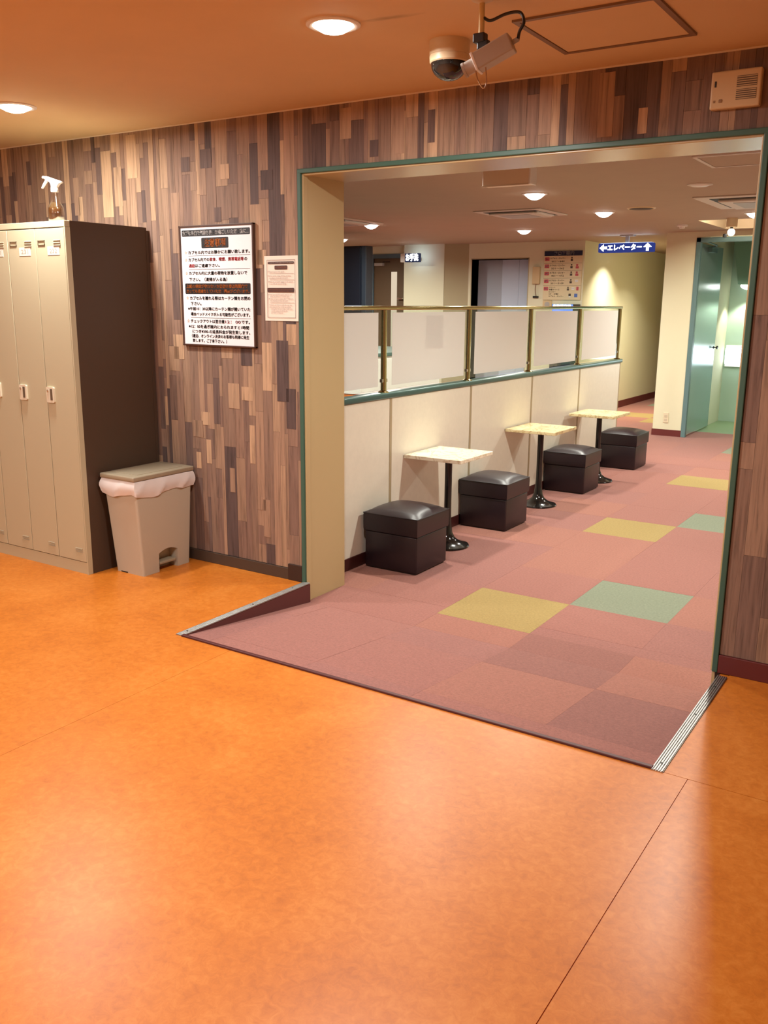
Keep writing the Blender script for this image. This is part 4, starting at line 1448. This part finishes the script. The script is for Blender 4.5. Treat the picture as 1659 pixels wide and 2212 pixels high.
for v0, v1, fl_, rng in rows_:
    if v1 < 0.99:
        box(blk, GX0, GX1, yg, YB - 0.0195, GV(v1) - 0.0012, GV(v1) + 0.0012)
    vm_ = v0 + 0.055
    obj('floor_mark', rrect(NB(), GU(0.02), GU(0.14), GV(vm_ + 0.04), GV(vm_ - 0.032), yg, YB - 0.0195, 0.006), mat('guide_red', (0.50, 0.07, 0.09, 1), 0.5), gb)
    put_text(wt_, fl_, GU(0.04), GU(0.12), GV(vm_ + 0.004), 0.022, yg - 0.0006, 0.0006)
    bx_ = lambda u, v, w_, h_, b__: box(b__, GU(u), GU(u + w_), yg, YB - 0.0195, GV(v + h_), GV(v))
    if rng:
        put_text(blk, 'カプセル・ロッカー', GU(0.16), GU(0.56), GV(v0 + 0.045), 0.021, yg, 0.0006)
        put_text(blk, rng, GU(0.2), GU(0.54), GV(v0 + 0.105), 0.027, yg, 0.0004)
        bx_(0.71, v0 + 0.02, 0.04, 0.03, blk)
        bx_(0.70, v0 + 0.06, 0.06, 0.045, blk)
        if fl_ in ('5F', '4F'):
            bx_(0.85, v0 + 0.02, 0.05, 0.04, red)
            bx_(0.84, v0 + 0.065, 0.08, 0.045, red)
        if fl_ == '3F':
            bx_(0.84, v0 + 0.035, 0.08, 0.045, wt_)
            bx_(0.845, v0 + 0.055, 0.07, 0.006, blk)
    else:
        for i, (s_, u1_) in enumerate((('フロント', 0.33), ('休憩スペース', 0.44), ('ロッカー', 0.34), ('（2F・3F階）', 0.42), ('カプセル・ロッカー', 0.56))):
            put_text(blk, s_, GU(0.16), GU(u1_), GV(v0 + 0.035 + 0.045 * i), 0.019, yg, 0.0005)
        bx_(0.65, v0 + 0.02, 0.035, 0.03, blk)
        bx_(0.64, v0 + 0.055, 0.055, 0.04, blk)
        bx_(0.76, v0 + 0.035, 0.075, 0.045, wt_)
        bx_(0.765, v0 + 0.055, 0.065, 0.006, blk)
        bx_(0.885, v0 + 0.02, 0.06, 0.075, red)
        bx_(0.69, v0 + 0.16, 0.06, 0.05, blk)
        bx_(0.70, v0 + 0.205, 0.05, 0.03, wt_)
        bx_(0.84, v0 + 0.16, 0.085, 0.075, blu)
obj('black_lettering', blk, mat('guide_ink', (0.07, 0.045, 0.03, 1), 0.5), gb)
obj('red_marks', red, mat('guide_red', (0.50, 0.07, 0.09, 1), 0.5), gb)
obj('white_marks', wt_, INK_WHITE, gb)
obj('blue_mark', blu, mat('guide_blue', (0.09, 0.16, 0.45, 1), 0.5), gb)
sp2 = thing('intercom', 'small cream speaker plate below the floor guide board', 'intercom', (-4.83, YB, 1.36))
obj('plate', B(-4.895, -4.765, YB - 0.012, YB, 1.34, 1.448, bev=0.003), IVORY, sp2)
bm = lathe(NB(), 0, 0, [(0.036, 0), (0.036, 0.003), (0.0, 0.004)], 24)
bmesh.ops.transform(bm, matrix=Matrix.Translation((-4.83, YB - 0.012, 1.395)) @ Matrix.Rotation(math.radians(90), 4, 'X'), verts=bm.verts)
obj('speaker_disc', bm, GREY_PL, sp2)
bs = thing('information_kiosk', 'blue lit display kiosk peeking over the brass rail', 'display', (-4.52, YB - 0.2, 0.9))
obj('case', B(-4.66, -4.37, YB - 0.25, YB - 0.001, FZ, 1.402, bev=0.004), NAVY, bs)
obj('lit_face', B(-4.655, -4.375, YB - 0.254, YB - 0.249, 1.30, 1.398), emat('blue_glow', (0.16, 0.30, 1.0), 1.6), bs)
bm = NB()
put_text(bm, '自動販売機', -4.64, -4.40, 1.385, 0.022, YB - 0.2546, 0.0008)
obj('lettering', bm, emat('panel_white', (0.8, 0.9, 1.0), 4), bs)

# lift sign ------------------------------------------------------------------------------------
SY = 7.30
es = thing('lift_sign', 'hanging blue lit sign with white arrows pointing the way to the lift', 'sign', (-3.59, SY, ZH))
SX0, SX1, SZ0, SZ1 = -3.912, -3.262, 2.004, 2.108
bm = NB()
rrect(bm, SX0, SX1, SZ0, SZ1, SY - 0.05, SY + 0.05, 0.012)
obj('box', bm, emat('sign_blue', (0.030, 0.045, 0.22), 1.0), es)
obj('top_light', B(SX0 + 0.02, SX1 - 0.02, SY - 0.04, SY + 0.04, SZ1 - 0.001, SZ1 + 0.003), emat('sign_top', (0.6, 0.72, 1.0), 3.0), es)
obj('hanger', B(-3.60, -3.56, SY - 0.02, SY + 0.02, SZ1 + 0.001, ZH), GREY_PL, es)
obj('ceiling_plate', B(-3.66, -3.50, SY - 0.05, SY + 0.05, ZH - 0.014, ZH), GREY_PL, es)
SG = emat('sign_white', (0.95, 0.98, 1.0), 7)
bm = NB()
yl = SY - 0.0512
put_text(bm, 'エレベーター', SX0 + 0.115, SX1 - 0.13, (SZ0 + SZ1) / 2, 0.066, yl, 0.0028)
zc = (SZ0 + SZ1) / 2
prism(bm, [(SX0 + 0.015, zc), (SX0 + 0.065, zc + 0.042), (SX0 + 0.065, zc + 0.014), (SX0 + 0.105, zc + 0.014), (SX0 + 0.105, zc - 0.014), (SX0 + 0.065, zc - 0.014), (SX0 + 0.065, zc - 0.042)], 'y', yl - 0.0005, yl + 0.001)
ax = SX1 - 0.06
prism(bm, [(ax, zc + 0.045), (ax + 0.048, zc + 0.002), (ax + 0.016, zc + 0.002), (ax + 0.016, zc - 0.040), (ax - 0.016, zc - 0.040), (ax - 0.016, zc + 0.002), (ax - 0.048, zc + 0.002)], 'y', yl - 0.0005, yl + 0.001)
obj('lettering', bm, SG, es)

# toilet sign -------------------------------------------------------------------------------------
ts = thing('lit_wall_sign', 'small dark lit sign with white characters beside the brown door', 'sign', (-6.85, 7.6, 1.97))
TY = 7.60
k = (TY + 3.5) / 11.47
TX0, TX1 = -7.046 * k, -6.81 * k
TZ0, TZ1 = 1.41 + 0.56 * k, 1.41 + 0.682 * k
obj('box', B(TX0, TX1, TY - 0.03, TY + 0.03, TZ0, TZ1, bev=0.004), emat('tsign_dark', (0.05, 0.06, 0.12), 0.6), ts)
obj('end_block', B(TX0 - 0.075, TX0 - 0.001, TY - 0.028, TY + 0.028, TZ0, TZ1, bev=0.006), WHITE_PL, ts)
obj('bracket', B(TX0 + 0.08, TX0 + 0.12, TY + 0.029, 7.829, TZ0 + 0.03, TZ0 + 0.07), GREY_PL, ts)
obj('back_face', B(TX0 + 0.01, TX1 - 0.01, TY + 0.03, TY + 0.034, TZ0 + 0.01, TZ1 - 0.01), emat('tsign_back', (0.6, 0.78, 1.0), 9), ts)
bm = NB()
put_text(bm, 'お手洗', TX0 + 0.018, TX1 - 0.012, (TZ0 + TZ1) / 2, 0.088, TY - 0.0312, 0.004)
obj('lettering', bm, SG, ts)

# brown door ------------------------------------------------------------------------------------------
d2 = sempty('door_2', 'brown door with narrow lit glass strip at the end of the hall')
bm = NB()
box(bm, -7.66, -7.60, YB - 0.012, YB + 0.1, FZ, 2.09)
box(bm, -7.60, -7.05, YB - 0.012, YB + 0.1, 2.03, 2.09)
obj('door_frame', bm, mat('frame_blue', (0.09, 0.15, 0.19, 1), 0.4), d2)
obj('door_leaf', B(-7.60, -7.05, YB + 0.01, YB + 0.05, FZ, 2.03), BROWN_DOOR, d2)
obj('glass_strip', B(-7.296, -7.20, YB + 0.004, YB + 0.012, 0.75, 1.84), emat('strip_window', (1.0, 0.82, 0.60), 0.75), d2)
obj('door_closer', B(-7.565, -7.42, YB - 0.05, YB + 0.01, 1.925, 1.965, bev=0.005), GREY_PL, d2)
obj('closer_arm', B(-7.42, -7.30, YB - 0.04, YB - 0.028, 1.975, 1.985), BLACK, d2)
obj('door_handle', tube(NB(), [(-7.08, YB + 0.01, 1.46), (-7.08, YB - 0.04, 1.46), (-7.16, YB - 0.04, 1.46)], 0.012, 10), CHROME, d2, smooth=True)

# dark cabinet
dcab = thing('tall_cabinet', 'tall dark navy cabinet behind the left end of the partition', 'cabinet', (-6.6, 5.6, FZ))
obj('carcass', B(-7.20, -6.085, 5.52, 5.66, FZ, 2.045, bev=0.004), NAVY, dcab)
obj('front_panel', B(-7.19, -6.16, 5.50, 5.52, FZ + 0.05, 2.03, bev=0.003), NAVY, dcab)
obj('edge_strip', B(-6.14, -6.086, 5.508, 5.52, FZ + 0.02, 2.04), mat('navy_edge', (0.025, 0.035, 0.05, 1), 0.35), dcab)

# counter seen through the glass gaps
ct = thing('service_counter', 'white counter with orange front behind the glass partition', 'counter', (-4.5, 2.9, FZ))
obj('carcass', B(-5.0, -4.0, 2.35, 3.6, FZ + 0.05, 0.70), mat('counter_orange', (0.55, 0.16, 0.035, 1), 0.5), ct)
obj('upper_panel', B(-5.005, -3.995, 2.345, 3.605, 0.70, 0.98), mat('counter_white', (0.80, 0.76, 0.72, 1), 0.4), ct)
obj('worktop', B(-5.02, -3.98, 2.33, 3.62, 0.98, 1.01, bev=0.005), LEDGE_GREEN, ct)
obj('plinth', B(-4.98, -4.03, 2.38, 3.57, FZ, FZ + 0.05), DARK, ct)

# glass door ------------------------------------------------------------------------------------------
gd = sempty('door_3', 'teal glass door standing open into the stair lobby')
gx = -2.712
obj('door_leaf', B(gx - 0.02, gx, 7.205, 8.30, FZ + 0.008, 2.08, bev=0.002), DOOR_GLASS, gd)
obj('bottom_rail', B(gx - 0.001, gx + 0.004, 7.205, 8.30, FZ + 0.008, FZ + 0.02), CHROME, gd)
bm = lathe(NB(), 0, 0, [(0.016, 0), (0.016, 0.006), (0.007, 0.010), (0.007, 0.03), (0.020, 0.036), (0.020, 0.052), (0, 0.056)], 18)
bmesh.ops.transform(bm, matrix=Matrix.Translation((gx, 8.24, 0.895)) @ Matrix.Rotation(math.radians(90), 4, 'Y'), verts=bm.verts)
obj('door_knob', bm, BLACK_GLOSS, gd, smooth=True)
bm = tube(NB(), [(gx, 7.6, 2.04), (gx + 0.10, 7.55, 2.07), (gx + 0.05, 7.24, 2.10)], 0.009, 8)
box(bm, gx, gx + 0.05, 7.55, 7.80, 2.00, 2.05)
obj('door_closer', bm, TEAL, gd)
ot = thing('power_outlet', 'cream double power outlet low on the column', 'outlet', (-2.93, 7.15, 0.06))
obj('plate', B(-2.958, -2.898, 7.142, 7.15, 0.055, 0.175, bev=0.003), mat('outlet_cream', (0.72, 0.64, 0.46, 1), 0.4), ot)
for z in (0.085, 0.13):
    obj('socket', B(-2.945, -2.911, 7.1405, 7.143, z - 0.012, z + 0.018, bev=0.001), mat('outlet_dim', (0.58, 0.50, 0.36, 1), 0.4), ot)
